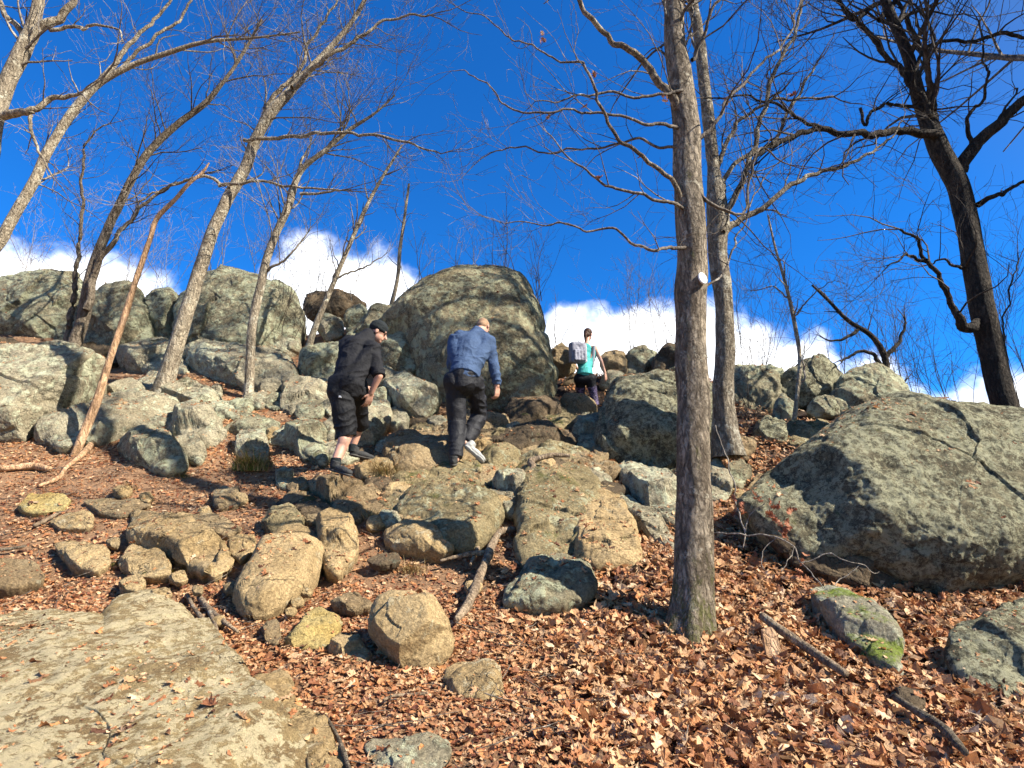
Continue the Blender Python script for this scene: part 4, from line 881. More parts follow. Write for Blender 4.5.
BR = [(10,300,12.6,110,7,'pale brush at the far left of the ridge'),(45,290,12.8,150,5,'tall thin brush above the leftmost outcrop'),(125,290,12.8,120,6,'thin brush on the skyline between orange snag and twin stems'),
 (165,295,12.4,110,5,'thin brush at the notched skyline rock'),(218,275,12.6,110,6,'brush over the striped outcrop left end'),(262,285,12.6,130,6,'brush over the striped outcrop right end'),(290,330,10.9,90,9,'dense brown brush against the striped outcrop beside the slender leaning tree'),
 (318,300,12.9,120,6,'brush standing before the left cloud'),(355,298,13,110,5,'brush right of the left cloud middle'),(425,290,10.8,90,6,'white brush behind the left shoulder of the great boulder'),(462,282,11.2,80,6,'white brush on top of the great boulder, left'),
 (505,280,11.4,95,9,'dark brush behind the top of the great boulder'),(540,292,11.4,90,7,'dark brush behind the right shoulder of the great boulder'),(556,345,11.6,80,6,'grey stems rising left of the woman'),(600,300,13,60,0,''),
 (632,360,12.2,130,6,'thin grey brush between woman and main tree'),(668,355,12.2,150,6,'thin grey brush just left of the main tree'),(745,380,11.6,150,9,'brown brush right of the second trunk'),(768,385,11.4,110,9,'tangled low brush on the right ridge'),
 (742,408,10,60,10,'low brown tangle at the foot of the second trunk'),(845,375,12,120,5,'lone thin stem above the right skyline rock'),(905,400,11.5,180,8,'tall grey brush before the right cloud'),(935,405,11.5,150,8,'grey brush left of the dark oak'),(1015,400,11,200,9,'brush right of the dark oak at the picture edge'),
 (960,405,10.8,110,6,'low brush against the dark oak trunk'),(880,400,12,150,5,'thin stems right of the farthest skyline rock')]
for i, (u, v, d, h, n, l) in enumerate(BR):
    if n: brush(u, v, d, h, n, l, 200 + i, mat='twigd' if 'dark' in l or 'brown' in l else 'twigp' if i < 12 else 'twig')
tree('crooked_tree', 'tree', 'small crooked dark tree left of the oak in front of the cloud',
 [(892,412,10.4,8),(888,380,10.4,7),(884,355,10.4,6),(870,335,10.4,5),(850,322,10.4,4),(828,300,10.4,3),(812,285,10.4,2)],
 [[(884,360,10.4,5),(900,340,10.4,4),(905,322,10.4,3)],[(886,372,10.4,5),(868,352,10.4,4),(842,360,10.4,3)],[(860,328,10.4,4),(840,340,10.4,3),(825,338,10.4,2)],[(892,398,10.4,4),(906,384,10.4,3)]], 'bark3', 'twigd', dict(oL, dens=(3,3,4), levels=3, len=(.7,.4,.25)), 61, t0=.3)

# fallen wood, roots, sticks
LIFT_ = .09
def stick(path, label, lift=None, name='fallen_branch', cat='branch', mat='wood', forks=(), sides=10, group=None, lump=.12):
    global LIFT_
    LIFT_ = lift or .1
    rows = []
    for q in path:
        u, v, w = q[:3]; dd = q[3] if len(q) > 3 else hit(u, v, H) - LIFT_
        rows.append([*P(u, v, dd), w * mpp(v, dd) * .5])
    def tb(rows):
        S = spline(np.array(rows), len(rows) * 6); v_, f_ = tubes([(S[:, :3], np.maximum(S[:, 3], .0015))], sides)
        ax = np.repeat(S[:, :3], sides, 0); v_ = ax + (v_ - ax) * (1 + fbm(v_ * 18, 3, 4) * lump * 3)[:, None]
        if sides == 6: v_ = v_ + np.c_[fbm(ax * 9, 3, 1), fbm(ax * 9, 3, 2), fbm(ax * 9, 3, 3)] * .035 - (v_ - ax) * .5
        o = len(v_); i = np.arange(sides); c0 = S[0, :3]; c1 = S[-1, :3]
        v_ = np.r_[v_, [c0, c1]]
        j = (i + 1) % sides
        cap = np.concatenate([np.c_[j, i, np.full(sides, o), np.full(sides, o)][:, :3], np.c_[o - sides + i, o - sides + j, np.full(sides, o + 1)]])
        tri = np.concatenate([f_[:, :3], f_[:, [0, 2, 3]], cap]); return v_, tri
    v_, f_ = tb(rows); Vs, Fs = [v_], [f_]; o = len(v_)
    for fk in forks:
        r2 = []
        for q in fk:
            u, v, w = q[:3]; dd = q[3] if len(q) > 3 else hit(u, v, H) - LIFT_
            r2.append([*P(u, v, dd), w * mpp(v, dd) * .5])
        v2, f2 = tb(r2); Vs.append(v2); Fs.append(f2 + o); o += len(v2)
    ob = mesh_obj(name, np.concatenate(Vs), np.concatenate(Fs), M[mat], origin=rows[0][:3]); tag(ob, label, cat, group); return ob
stick([(514,529,6),(502,531,7),(494,541,8),(488,556,9),(480,575,9),(474,590,10),(468,604,9),(456,620,7)], 'thick exposed root snaking down through leaves below the mossy dome', .2, 'exposed_root', 'root', 'wood', [[(494,541,5),(488,552,5),(470,554,5),(455,557,4),(440,561,3)],[(478,548,4),(470,565,3)]])
stick([(570,456,4,6.35),(555,455,5,6.35),(540,458,6,6.3),(531,461,7,6.3),(533,468,6,6.2),(526,474,5,6.15),(520,480,4,6.1)], 'short pale root draped over the top of the mossy dome', .2, 'exposed_root', 'root', 'wood')
stick([(762,616,8),(775,626,9),(800,643,9),(822,658,9),(846,674,8)], 'grey log lying on leaves right of the main tree', .3, 'fallen_log', 'log', 'wood', lump=.04)
stick([(895,697,8),(915,710,8),(938,724,9),(956,742,9),(965,752,7)], 'dark rotten log at the lower right', .3, 'fallen_log', 'log', 'bark5')
stick([(-20,467,7),(10,468,6),(30,466,7),(50,469,5)], 'pale fallen branch on leaves at the left picture edge', mat='snag')
stick([(66,468,4),(78,458,5),(90,446,6),(95,438,4)], 'short orange branch stub at the foot of the snag', mat='snag', forks=[[(66,468,4),(55,480,4),(38,486,3)]])
stick([(34,526,3.5),(46,520,4),(60,512,3)], 'white ended stick left of the low tan stone')
stick([(187,595,4),(194,608,4),(203,620,5),(216,640,4)], 'left of the two crossed sticks at the tip of the foreground boulder', mat='wood')
stick([(200,598,6),(212,612,6),(224,622,5),(238,632,3)], 'right of the two crossed sticks at the tip of the foreground boulder', mat='wood', forks=[[(206,604,4),(214,622,4),(219,638,3)]])
stick([(325,716,4),(334,730,4),(342,748,5),(350,772,5)], 'dark stick along the narrow flat tan slab', mat='bark5')
stick([(384,700,3),(392,696,3),(420,694,3),(428,693,2)], 'small tan twig on the trail below the blocky rock')
stick([(0,550,3),(15,548,3),(26,546,2)], 'small dark twig in the red litter at left edge', mat='bark5')
stick([(714,533,3.5,5.0),(745,534,3.5,4.9),(775,538,3.5,4.8),(792,546,3,4.75),(800,560,3,4.7),(830,556,2.5,4.65),(850,562,2.5,4.6),(880,571,1.5,4.6)], 'whitish bare bramble branch arching before the recessed rock', .1, 'bramble', 'bramble', 'twigp',
      [[(716,425,2,5.3),(730,470,2.5,5.2),(738,505,3,5.1),(744,532,3,5.0),(742,548,2,4.95)],[(744,532,2.5,5),(752,512,2,5),(766,503,1.5,4.95)],[(775,538,2,4.8),(762,552,2,4.8),(765,570,1.2,4.75)],[(792,546,2,4.75),(780,572,1.5,4.6)],[(800,560,2,4.7),(815,578,2.5,4.5),(835,600,2,4.35),(850,612,1.5,4.3)],[(860,565,2,4.6),(840,578,2,4.6),(830,590,1.2,4.55)]], sides=6)
stick([(960,752,2,2.95),(920,735,2,3.05),(900,730,2,3.1),(1010,734,1,3.1)][:3] , 'thin bleached twig over leaves near the lower right log', .25, mat='twigp', sides=6)
stick([(822,756,2.5,2.85),(860,738,2.5,2.95),(890,724,2,3.05),(960,728,2,3.1),(1015,732,1.5,3.1)], 'long thin twig lying across the leaves at the lower right', .25, mat='twigp', sides=6)
# upright wood chip
cb = hit(771, 664, H); c0 = P(772, 648, cb - .02); s_ = mpp(648, cb)
bm_v = []
for k, (x, z) in enumerate([(-7,16),(-7.5,-5),(-4,-17),(5,-18),(8,-8),(7,14),(3,19),(-3,18)]): bm_v.append((x * s_, z * s_))
bm_v = np.array(bm_v); V = []
for y in (-.012, .012):
    for x, z in bm_v: V.append(c0 + np.array([x, y + z * -.25 * -1, z]))
Fc = [list(range(7, -1, -1)), list(range(8, 16))] + [[i, (i + 1) % 8, 8 + (i + 1) % 8, 8 + i] for i in range(8)]
Fc = [f[::-1] for f in Fc]
tag(mesh_obj('wood_chip', np.array(V), np.array(Fc, dtype=object), M['snag'], smooth=False, origin=c0), 'flat tan slab of split wood standing in leaves beside the grey log', 'wood chip')
# dead leaves clinging to bramble and to the main tree
rg = np.random.RandomState(5); parts = []
for u, v, d, n, s in ((770,510,4.95,7,.09),(760,500,5,3,.08),(785,530,4.9,7,.09),(737,500,5.1,3,.08),(745,508,5.1,2,.07),(800,565,4.7,4,.07),(792,511,4.9,2,.09)):
    c = P(u, v, d); x = np.full(n, c[0]) + rg.normal(0, .03, n); y = np.full(n, c[1]) + rg.normal(0, .03, n); z = np.full(n, c[2]) + rg.normal(0, .035, n)
    parts.append(scatter(0, x, y, np.full(n, s), np.full(n, 3.), np.zeros(n), rg, z))
V, Fa, c = merge(parts); c = c * .2 + np.array([.33, .10, .05]) * .8
o_ = mesh_obj('bramble_leaves', V, Fa, M['leaf'], smooth=False, cols=c); tag(o_, 'russet dead leaves clinging to the bare bramble', 'leaves', kind='stuff')
parts = []
for u, v, d, n, s in ((542,38,3.7,3,.06),(602,178,3.7,2,.06),(592,76,3.7,1,.06),(581,104,3.7,2,.05),(547,119,3.7,1,.05),(664,97,4,3,.06),(640,154,3.9,1,.05),(790,95,4.3,3,.07),(728,101,4.2,2,.05)):
    c = P(u, v, d); parts.append(scatter(0, c[0] + rg.normal(0, .015, n), c[1] + rg.normal(0, .015, n), np.full(n, s), np.full(n, 3.), np.zeros(n), rg, c[2] + rg.normal(0, .02, n)))
V, Fa, c = merge(parts); c = c * .3 + np.array([.22, .08, .05]) * .7
mesh_obj('withered_leaves', V, Fa, M['leaf'], main, smooth=False, origin=np.array(main.location), cols=c)

# small fallen twigs all over the litter
rg = np.random.RandomState(91); tw = []
for _ in range(1500):
    y = math.sqrt(rg.uniform(1.8 ** 2, 8.5 ** 2)); x = y * rg.uniform(-1, 1); a = rg.uniform(0, 6.28); L = rg.uniform(.04, .30) * (1 if rg.rand() < .8 else 2)
    n = 5; t = np.linspace(-.5, .5, n); px = x + np.cos(a) * L * t + rg.normal(0, .012, n); py = y + np.sin(a) * L * t + rg.normal(0, .012, n)
    pz = H(px, py); pz = pz.mean() + (pz - pz.mean()) * .8 + .03 + rg.uniform(0, .03) + t * rg.normal(0, .12) * L
    tw.append((np.c_[px, py, pz], np.linspace(1, .5, n) * rg.uniform(.0012, .0038)))
v_, f_ = tubes(tw, 4)
tag(mesh_obj('fallen_twigs', v_, f_, M['twig']), 'countless small dead twigs strewn over the leaf litter', 'twigs', kind='stuff')
# ---------------------------------------------------------------- people
from mathutils.bvhtree import BVHTree
JD = 0.
def J(u, v, d): return P(u, v, d + JD)
_bv, _bf, _bo = [], [], 0
for ro in ROCKS:
    me = ro.data; q = np.empty(len(me.vertices) * 3); me.vertices.foreach_get('co', q); q = q.reshape(-1, 3) + np.array(ro.location)
    if not (5.5 < q[:, 1].mean() < 8.5 and abs(q[:, 0].mean()) < 3.5): continue
    f = np.empty(len(me.polygons) * 3, dtype=np.int64); me.polygons.foreach_get('vertices', f); _bv.append(q); _bf.append(f.reshape(-1, 3) + _bo); _bo += len(q)
BV = BVHTree.FromPolygons(np.concatenate(_bv).tolist(), np.concatenate(_bf).tolist())
def seen(u, v):
    o = Vector((0, 0, CAMZ)); p = Vector(P(u, v, 1.0)); h = BV.ray_cast(o, (p - o).normalized())
    dg_ = hit(u, v, H) - .04
    return dg_ if h[0] is None else min(h[0].y, dg_)
def cap(a, b, ra, rb, flat=False, k=20):
    a, b = np.array(a, float), np.array(b, float); t = b - a; L = np.linalg.norm(t)
    t = t / L if L > 1e-6 else np.array([0, 0, 1.])
    ref = np.array([0, 0, 1.]) if abs(t[2]) < .9 else np.array([1., 0, 0])
    x = np.cross(t, ref); x /= np.linalg.norm(x); y = np.cross(t, x)
    rows = []
    if flat: rows = [(0, ra * .02), (0, ra), (L, rb), (L, rb * .02)]
    else:
        for q in np.linspace(-np.pi / 2 + .05, 0, 6): rows.append((ra * math.sin(q), ra * math.cos(q)))
        for q in np.linspace(0, np.pi / 2 - .05, 6): rows.append((L + rb * math.sin(q), rb * math.cos(q)))
    an = np.linspace(0, 2 * np.pi, k, endpoint=False)
    V = np.concatenate([a + t * s + (x * np.cos(an)[:, None] + y * np.sin(an)[:, None]) * r for s, r in rows])
    F = []; i = np.arange(k); j = (i + 1) % k
    for q in range(len(rows) - 1): F += [list(f) for f in np.c_[q*k+i, q*k+j, (q+1)*k+j, (q+1)*k+i]]
    F.append(list(range(k))[::-1]); F.append([(len(rows) - 1) * k + z for z in range(k)])
    return V, F
def ell(c, r, ax=None, k=20):
    """ellipsoid with radii r along the rows of ax"""
    V, F = cap((0, 0, 0), (0, 0, 1e-7), 1, 1, k=k)
    A = np.eye(3) if ax is None else np.array(ax)
    return np.array(c) + (V * np.array(r)) @ A, F
def chain(pts, rs, flat_end=False):
    return [cap(pts[i], pts[i+1], rs[i], rs[i+1], flat=(flat_end and i == len(pts) - 2)) for i in range(len(pts) - 1)]
def fuse(name, prims, mat, parent, vox=.008, smooth=4, fold=0., fs=9, origin=None, seed=0):
    Vs, Fs, o = [], [], 0
    for V, F in prims:
        Vs.append(V); Fs += [[q + o for q in f] for f in F]; o += len(V)
    me = bpy.data.meshes.new('tmp'); me.from_pydata(np.concatenate(Vs).tolist(), [], Fs)
    ob = bpy.data.objects.new('tmp', me); COL.objects.link(ob)
    r = ob.modifiers.new('r', 'REMESH'); r.mode = 'VOXEL'; r.voxel_size = vox
    s = ob.modifiers.new('s', 'SMOOTH'); s.factor = .5; s.iterations = smooth
    dg = bpy.context.evaluated_depsgraph_get(); dg.update()
    m2 = bpy.data.meshes.new_from_object(ob.evaluated_get(dg))
    bpy.data.objects.remove(ob); bpy.data.meshes.remove(me)
    n = len(m2.vertices); V = np.empty(n * 3); m2.vertices.foreach_get('co', V); V = V.reshape(-1, 3)
    if fold:
        N = np.empty(n * 3); m2.vertices.foreach_get('normal', N); N = N.reshape(-1, 3)
        q = V * fs; q = np.c_[q[:, 0] * .8 + q[:, 2] * .5, q[:, 1], q[:, 2] * 1.8 - q[:, 0] * .6]
        g = 1 - np.abs(noise(q + fbm(V * 4, 2, seed)[:, None] * 1.2, seed))
        V = V + N * ((g ** 2 - .4) * fold + fbm(V * fs * .5, 2, seed + 2) * fold)[:, None]
    org = np.array(parent.location) if origin is None else np.array(origin, float)
    V = V - org; m2.vertices.foreach_set('co', V.ravel()); m2.update()
    m2.name = name; m2.materials.clear(); m2.materials.append(M[mat])
    m2.polygons.foreach_set('use_smooth', [True] * len(m2.polygons))
    o2 = bpy.data.objects.new(name, m2); COL.objects.link(o2); o2.parent = parent if parent.name != '' else None
    o2.location = Vector(org) - parent.location
    return o2
def unit(v): v = np.array(v, float); return v / np.linalg.norm(v)
def basis(fwd, up):
    f = unit(fwd); s = unit(np.cross(f, up)); return s, f, np.cross(s, f)      # right, forward, up
def head_prims(c, fwd, up, s=1.):
    x, f, z = basis(fwd, up); c = np.array(c)
    A = [x, f, z]; p = [ell(c + z * .02 * s, (.074*s, .094*s, .092*s), A), ell(c + f * .022*s - z * .045*s, (.060*s, .070*s, .070*s), A),
      ell(c + f * .065*s - z * .088*s, (.028*s, .024*s, .022*s), A)]
    p += [cap(c + f * .088*s + z * .005*s, c + f * .112*s - z * .030*s, .010*s, .015*s), cap(c + f*.085*s - z*.06*s - x*.018*s, c + f*.085*s - z*.06*s + x*.018*s, .010*s, .010*s)]
    p += [cap(c + f * .078*s + z*.022*s - x*.045*s, c + f*.078*s + z*.022*s + x*.045*s, .012*s, .012*s)]
    for q in (-1, 1): p.append(ell(c + x * q * .076*s - f * .008*s - z * .015*s, (.010*s, .020*s, .032*s), A))
    return p
def eyes(c, fwd, up, root, s=1.):
    x, f, z = basis(fwd, up)
    for q in (-1, 1):
        V, F = ell(np.array(c) + f * .082*s + x * q * .032*s + z * .002*s, (.012*s,) * 3, k=12)
        mesh_obj('eye', V, np.array(F, dtype=object), M['eye'], root, origin=np.array(root.location))
def hand_prims(w, d, pn, side=1, s=1., curl=.5):
    """w wrist, d finger direction, pn back-of-hand normal, side +1 thumb on +cross"""
    d = unit(d); pn = unit(np.array(pn) - d * np.dot(pn, d)); x = np.cross(d, pn) * side; p = []
    w = np.array(w)
    for k in range(4): p.append(cap(w + d * .01*s + x * (k - 1.5) * .010*s, w + d * .085*s + x * (k - 1.5) * .021*s, .016*s, .011*s, k=12))
    for k, L in enumerate((.066, .078, .084, .074)):
        a = w + d * .085*s + x * (k - 1.5) * .021*s
        for m_ in range(3):
            ang = curl * (m_ + .5) * .8; dd = unit(d * math.cos(ang) - pn * math.sin(ang) + x * (k - 1.5) * .05)
            b = a + dd * L * s / 2.6; p.append(cap(a, b, (.0095 - m_ * .001) * s, (.0088 - m_ * .001) * s, k=10)); a = b
    a = w + x * .026*s + d * .025*s
    for m_ in range(2):
        b = a + unit(x * (.85 - .5 * m_) + d * (.7 + .3 * m_) - pn * (.3 + .3 * m_)) * .036 * s; p.append(cap(a, b, (.0125 - m_*.002)*s, .0095*s, k=10)); a = b
    return p
def shoe(name, heel, toe, up, root, mat, solemat, s=1.):
    heel, toe = np.array(heel), np.array(toe); f = unit(toe - heel); x = unit(np.cross(f, up)); z = np.cross(x, f); L = .29 * s
    A = [x, f, z]; c = heel
    pr = [ell(c + f*.05*s + z*.045*s, (.038*s, .058*s, .050*s), A), ell(c + f*.15*s + z*.038*s, (.042*s, .09*s, .038*s), A), ell(c + f*.225*s + z*.032*s, (.046*s, .062*s, .030*s), A),
          cap(c + f*.045*s + z*.04*s, c + f*.05*s + z*.105*s, .045*s, .046*s, True)]
    sh = fuse(name, pr, mat, root, .006, 3)
    pr = [ell(c + f*.06*s + z*.008*s, (.041*s, .068*s, .017*s), A), ell(c + f*.14*s + z*.008*s, (.038*s, .09*s, .015*s), A), ell(c + f*.225*s + z*.008*s, (.049*s, .068*s, .016*s), A)]
    so_ = fuse('sole', pr, solemat, root, .006, 2); so_.parent = sh; so_.location = (0, 0, 0)
    return sh
def cloth(name, col, rough=.8, weave=260, stripes=0, c2=None, spec=.2):
    m = NT(name); m.b.inputs['Specular IOR Level'].default_value = spec
    c = m.mix(m.ramp(m.noise(14, 5, .6), .3, .7), tuple(x * .8 for x in col), col)
    if c2: c = m.mix(m.ramp(m.noise(22, 6, .7, 1.2), .47, .55), c, c2)
    b = m.bump(m.noise(weave, 2, .5), .002); b = m.bump(m.noise(24, 4, .6, .5), .012, 1, b)
    if stripes:
        sp = m.n('ShaderNodeSeparateXYZ'); m.l(m.pos, sp.inputs[0])
        b = m.bump(m.math('SINE', m.math('MULTIPLY', sp.outputs[2], stripes)), .004, 1, b)
    return m.done(c, rough, b)
M['skin'] = plain('skin', (.55,.30,.21), .5, .12, 25, .002, .4)
M['eye'] = plain('eye_dark', (.06,.04,.03), .2)
M['blackshirt'] = cloth('black_athletic_shirt', (.016,.016,.019), stripes=0); M['blackshorts'] = cloth('black_cargo_cloth', (.012,.012,.014), .65)
M['beanie'] = cloth('charcoal_knit', (.018,.022,.024), .9, 120); M['blue'] = cloth('heather_blue_jersey', (.055,.09,.17), .85)
M['pants'] = cloth('black_nylon', (.013,.013,.017), .6, 400, spec=.3); M['greyshoe'] = cloth('grey_mesh_shoe', (.045,.045,.045)); M['paleshoe'] = cloth('pale_grey_shoe', (.42,.41,.38))
M['sole'] = plain('rubber_sole', (.06,.055,.05)); M['palesole'] = plain('pale_sole', (.45,.44,.40), .7, .2)
M['teal'] = cloth('turquoise_jersey', (.10,.52,.47)); M['leggings'] = cloth('patterned_leggings', (.035,.03,.05), c2=(.20,.15,.26), rough=.6)
M['blacktight'] = cloth('black_tights', (.014,.014,.018), .6)
M['pack'] = cloth('grey_pack_cloth', (.30,.30,.35), .7); M['packl'] = cloth('pale_pack_cloth', (.55,.55,.57), .7)
M['hairb'] = cloth('brown_hair', (.06,.028,.015), .5, 90); M['hairl'] = cloth('short_fair_hair', (.36,.22,.13), .7, 150)
UP = np.array([0, 0, 1.])

# --- man in black
JD = seen(342, 475) - 6.80; print('JD man in black', JD)
rA = empty('person', J(336, 470, 6.85)); tag(rA, 'man in black shirt, knee length black shorts and beanie bending forward on the rocks', 'person', 'hikers climbing the rocks')
pel = J(347, 386, 6.98); che = J(358, 351, 7.18); shR = J(373, 349, 7.08); shL = J(348, 344, 7.34); nk = J(369, 336, 7.24); hd = J(378, 332, 7.26)
hipL, hipR = J(340, 390, 6.95), J(356, 390, 7.1); kL, aL = J(347, 434, 7.0), J(336, 461, 6.86); dR = float(np.clip(seen(356, 456) - JD, 7.0, 7.6)); kR, aR = J(360, 423, dR - .02), J(353, 446, dR + .0)
elR, wrR = J(379, 376, 7.02), J(371, 393, 7.08); elL, wrL = J(352, 370, 7.6), J(364, 386, 7.75)
fw = np.array([.86, .22, -.42]); up_ = np.array([.38, .1, .9])
body = chain([pel, che, nk, hd], [.135, .135, .06, .055]) + [cap(shL, shR, .065, .065), cap(hipL, hipR, .1, .1), cap(pel, shR, .12, .06), cap(pel, shL, .12, .06)]
body += chain([shR, elR, wrR], [.052, .042, .028]) + chain([shL, elL, wrL], [.052, .042, .028]) + chain([hipL, kL, aL], [.09, .066, .045]) + chain([hipR, kR, aR], [.09, .06, .038])
body += [ell(kL * .66 + aL * .34 - np.array([0, .015, 0]), (.056, .058, .11))]
body += head_prims(hd, fw, up_) + hand_prims(wrR, J(368, 403, 7.12) - wrR, (.6, -.6, .1), 1, 1.05, .45) + hand_prims(wrL, (.5, .1, -.8), (0, -.9, .1), -1, 1., .4)
fuse('body', body, 'skin', rA, .0062, 3)
eyes(hd, fw, up_, rA)
sh = chain([pel + UP * .0, che, nk], [.165, .168, .085]) + [cap(shL, shR, .088, .088), cap(pel, shR, .15, .082), cap(pel, shL, .15, .082)]
sh += [cap(pel - UP * .03, pel + (che - pel) * .3, .175, .165, True)] + chain([shR, shR + (elR - shR) * 1.0], [.082, .066], True) + chain([shL, elL], [.082, .064], True)
fuse('shirt', sh, 'blackshirt', rA, .008, 3, .017, 8, seed=3)
pr = [cap(hipL + UP * .05, hipR + UP * .05, .13, .125), cap(pel + UP * .03, hipL, .14, .13)] + chain([hipL, hipL * .4 + kL * .6, kL - UP * .04], [.128, .118, .118], True) + chain([hipR, hipR * .4 + kR * .6, kR - UP * .02], [.125, .112, .10], True)
so_ = fuse('shorts', pr, 'blackshorts', rA, .008, 3, .018, 6, seed=8)
lg = J(339, 397, 6.78); fuse('logo', [cap(lg, lg + np.array([.022, 0, -.004]), .006, .005, k=10), cap(lg + UP * .012, lg + np.array([.018, 0, .008]), .004, .004, k=10)], 'white', rA, .002, 1).parent = so_
for o_ in (bpy.data.objects[-1:] if False else []): pass
x_, f_2, z_ = basis(fw, up_)
fuse('beanie', [ell(hd + z_ * .045 - f_2 * .012, (.090, .106, .088), [x_, f_2, z_]), ell(hd + z_ * .025 - f_2 * .012, (.093, .108, .045), [x_, f_2, z_])], 'beanie', rA, .007, 3, .003, 20)
shoe('shoe', J(330, 470, 6.88), J(356, 478, 6.72), UP, rA, 'greyshoe', 'sole', 1.0)
shoe('shoe', J(349, 455, dR - .02), J(366, 459, dR + .06), UP, rA, 'greyshoe', 'sole', 1.0)
fuse('sock', [cap(aL + UP * .03, aL - UP * .07, .050, .053, True)], 'beanie', rA, .006, 2)
fuse('sock', [cap(aR + UP * .02, aR - UP * .07, .046, .05, True)], 'beanie', rA, .006, 2)

# --- man in blue
JD = seen(457, 466) - 7.0; print('JD man in blue', JD)
rB = empty('person', J(457, 466, 7.0)); tag(rB, 'man in long sleeved blue shirt and black pants stepping up with one foot lifted', 'person', 'hikers climbing the rocks')
pel = J(464, 378, 7.05); che = J(470, 348, 7.25); shR = J(489, 343, 7.27); shL = J(455, 341, 7.3); nk = J(477, 334, 7.42); hd = J(483, 327, 7.55)
hipL, hipR = J(455, 382, 7.05), J(474, 382, 7.1); kL, aL = J(457, 422, 7.15), J(456, 459, 7.0); kR, aR = J(480, 416, 7.42), J(465, 443, 7.1)
elR, wrR = J(494, 367, 7.2), J(497, 386, 7.22); elL, wrL = J(452, 365, 7.5), J(458, 384, 7.65)
fw = np.array([.25, .75, -.6]); up_ = np.array([.1, .6, .78])
body = chain([pel, che, nk, hd], [.135, .135, .06, .055]) + [cap(shL, shR, .068, .068), cap(hipL, hipR, .1, .1), cap(pel, shR, .12, .06), cap(pel, shL, .12, .06)]
body += chain([shR, elR, wrR], [.052, .042, .029]) + chain([shL, elL, wrL], [.052, .042, .029]) + chain([hipL, kL, aL], [.09, .06, .038]) + chain([hipR, kR, aR], [.09, .06, .038])
body += head_prims(hd, fw, up_) + hand_prims(wrR, J(497, 398, 7.25) - wrR, (.7, -.6, 0), -1, 1.05, .7) + hand_prims(wrL, (.2, .4, -.8), (0, -.9, .1), 1, 1., .4)
fuse('body', body, 'skin', rB, .0062, 3); eyes(hd, fw, up_, rB)
sh = chain([pel + UP * .03, che, nk], [.155, .172, .10]) + [cap(shL, shR, .092, .092), cap(J(463,342,7.3), J(482,341,7.34), .13, .125), cap(J(461,338,7.4), J(482,338,7.4), .095, .09), cap(pel + UP * .05, shR, .145, .088), cap(pel + UP * .05, shL, .145, .088)]
sh += [cap(pel - UP * .005, pel + (che - pel) * .4, .182, .168, True)] + chain([shR, elR, wrR + UP * .01], [.084, .062, .044], True) + chain([shL, elL, wrL], [.082, .06, .044], True)
fuse('shirt', sh, 'blue', rB, .008, 3, .017, 8, seed=13)
pr = [cap(hipL + UP * .0, hipR + UP * .0, .135, .13), cap(pel + UP * .03, pel - UP * .05, .16, .16), cap(pel + UP * .05, pel, .158, .158, True)] + chain([hipL, kL, kL * .4 + aL * .6, aL + UP * .01], [.128, .10, .095, .075], True) + chain([hipR, kR], [.125, .105]) + chain([kR, aR * .7 + kR * .3, aR + UP * .015], [.105, .088, .06], True)
fuse('pants', pr, 'pants', rB, .008, 4, .018, 6, seed=18)
x_, f_2, z_ = basis(fw, up_)
fuse('hair', [ell(hd + z_ * .028 - f_2 * .012, (.0775, .092, .088), [x_, f_2, z_]), ell(hd - f_2 * .045 - z_ * .01, (.066, .05, .06), [x_, f_2, z_])], 'hairl', rB, .006, 2, .002, 30)
shoe('shoe', J(453, 466, 6.93), J(457, 463, 7.25), UP, rB, 'greyshoe', 'sole', 1.0)
shoe('shoe', J(464, 446, 7.05), J(481, 461, 7.06), unit([.5, .45, .8]), rB, 'paleshoe', 'palesole', 1.0)

# --- woman
JD = 0.
rC = empty('person', J(592, 412, 10.3)); tag(rC, 'woman in turquoise top and dark leggings with a grey backpack against the cloud', 'person', 'hikers climbing the rocks')
pel = J(585, 374, 10.42); che = J(586, 352, 10.52); shR = J(595, 348, 10.48); shL = J(577, 348, 10.6); nk = J(587, 342, 10.56); hd = J(588, 334.5, 10.62)
hipL, hipR = J(580, 379, 10.42), J(590, 379, 10.42); kL, aL = J(581, 395, 10.6), J(584, 409, 10.5); kR, aR = J(594, 396, 10.45), J(598, 411, 10.3)
elR, wrR = J(601, 361, 10.4), J(605, 373, 10.42); elL, wrL = J(573, 362, 10.8), J(578, 370, 10.95)
fw = np.array([.45, .85, -.15]); up_ = np.array([.05, .1, 1.])
body = chain([pel, che, nk, hd], [.11, .10, .045, .045]) + [cap(shL, shR, .05, .05), cap(hipL, hipR, .09, .09), cap(pel, shR, .085, .045), cap(pel, shL, .085, .045)]
body += chain([shR, elR, wrR], [.043, .034, .024]) + chain([shL, elL, wrL], [.043, .034, .024]) + chain([hipL, kL, aL], [.08, .052, .034]) + chain([hipR, kR, aR], [.08, .052, .034])
body += head_prims(hd, fw, up_, .95) + hand_prims(wrR, (.15, 0, -1), (.7, -.6, 0), -1, .95, .5) + hand_prims(wrL, (.2, .4, -.6), (0, -.9, .1), 1, .95, .4)
fuse('body', body, 'skin', rC, .0065, 3); eyes(hd, fw, up_, rC, .95)
sh = [cap(pel + UP * .0, che, .125, .112), cap(pel, shR - UP * .06, .1, .05), cap(pel, shL - UP * .06, .1, .05), cap(pel - UP * .02, pel + UP * .1, .15, .13, True), cap(che, che + UP * .05, .13, .11), cap(shL * .7 + shR * .3 - UP * .02, shL * .3 + shR * .7 - UP * .02, .052, .052)]
fuse('tank_top', sh, 'teal', rC, .009, 4, .006, 9, seed=23)
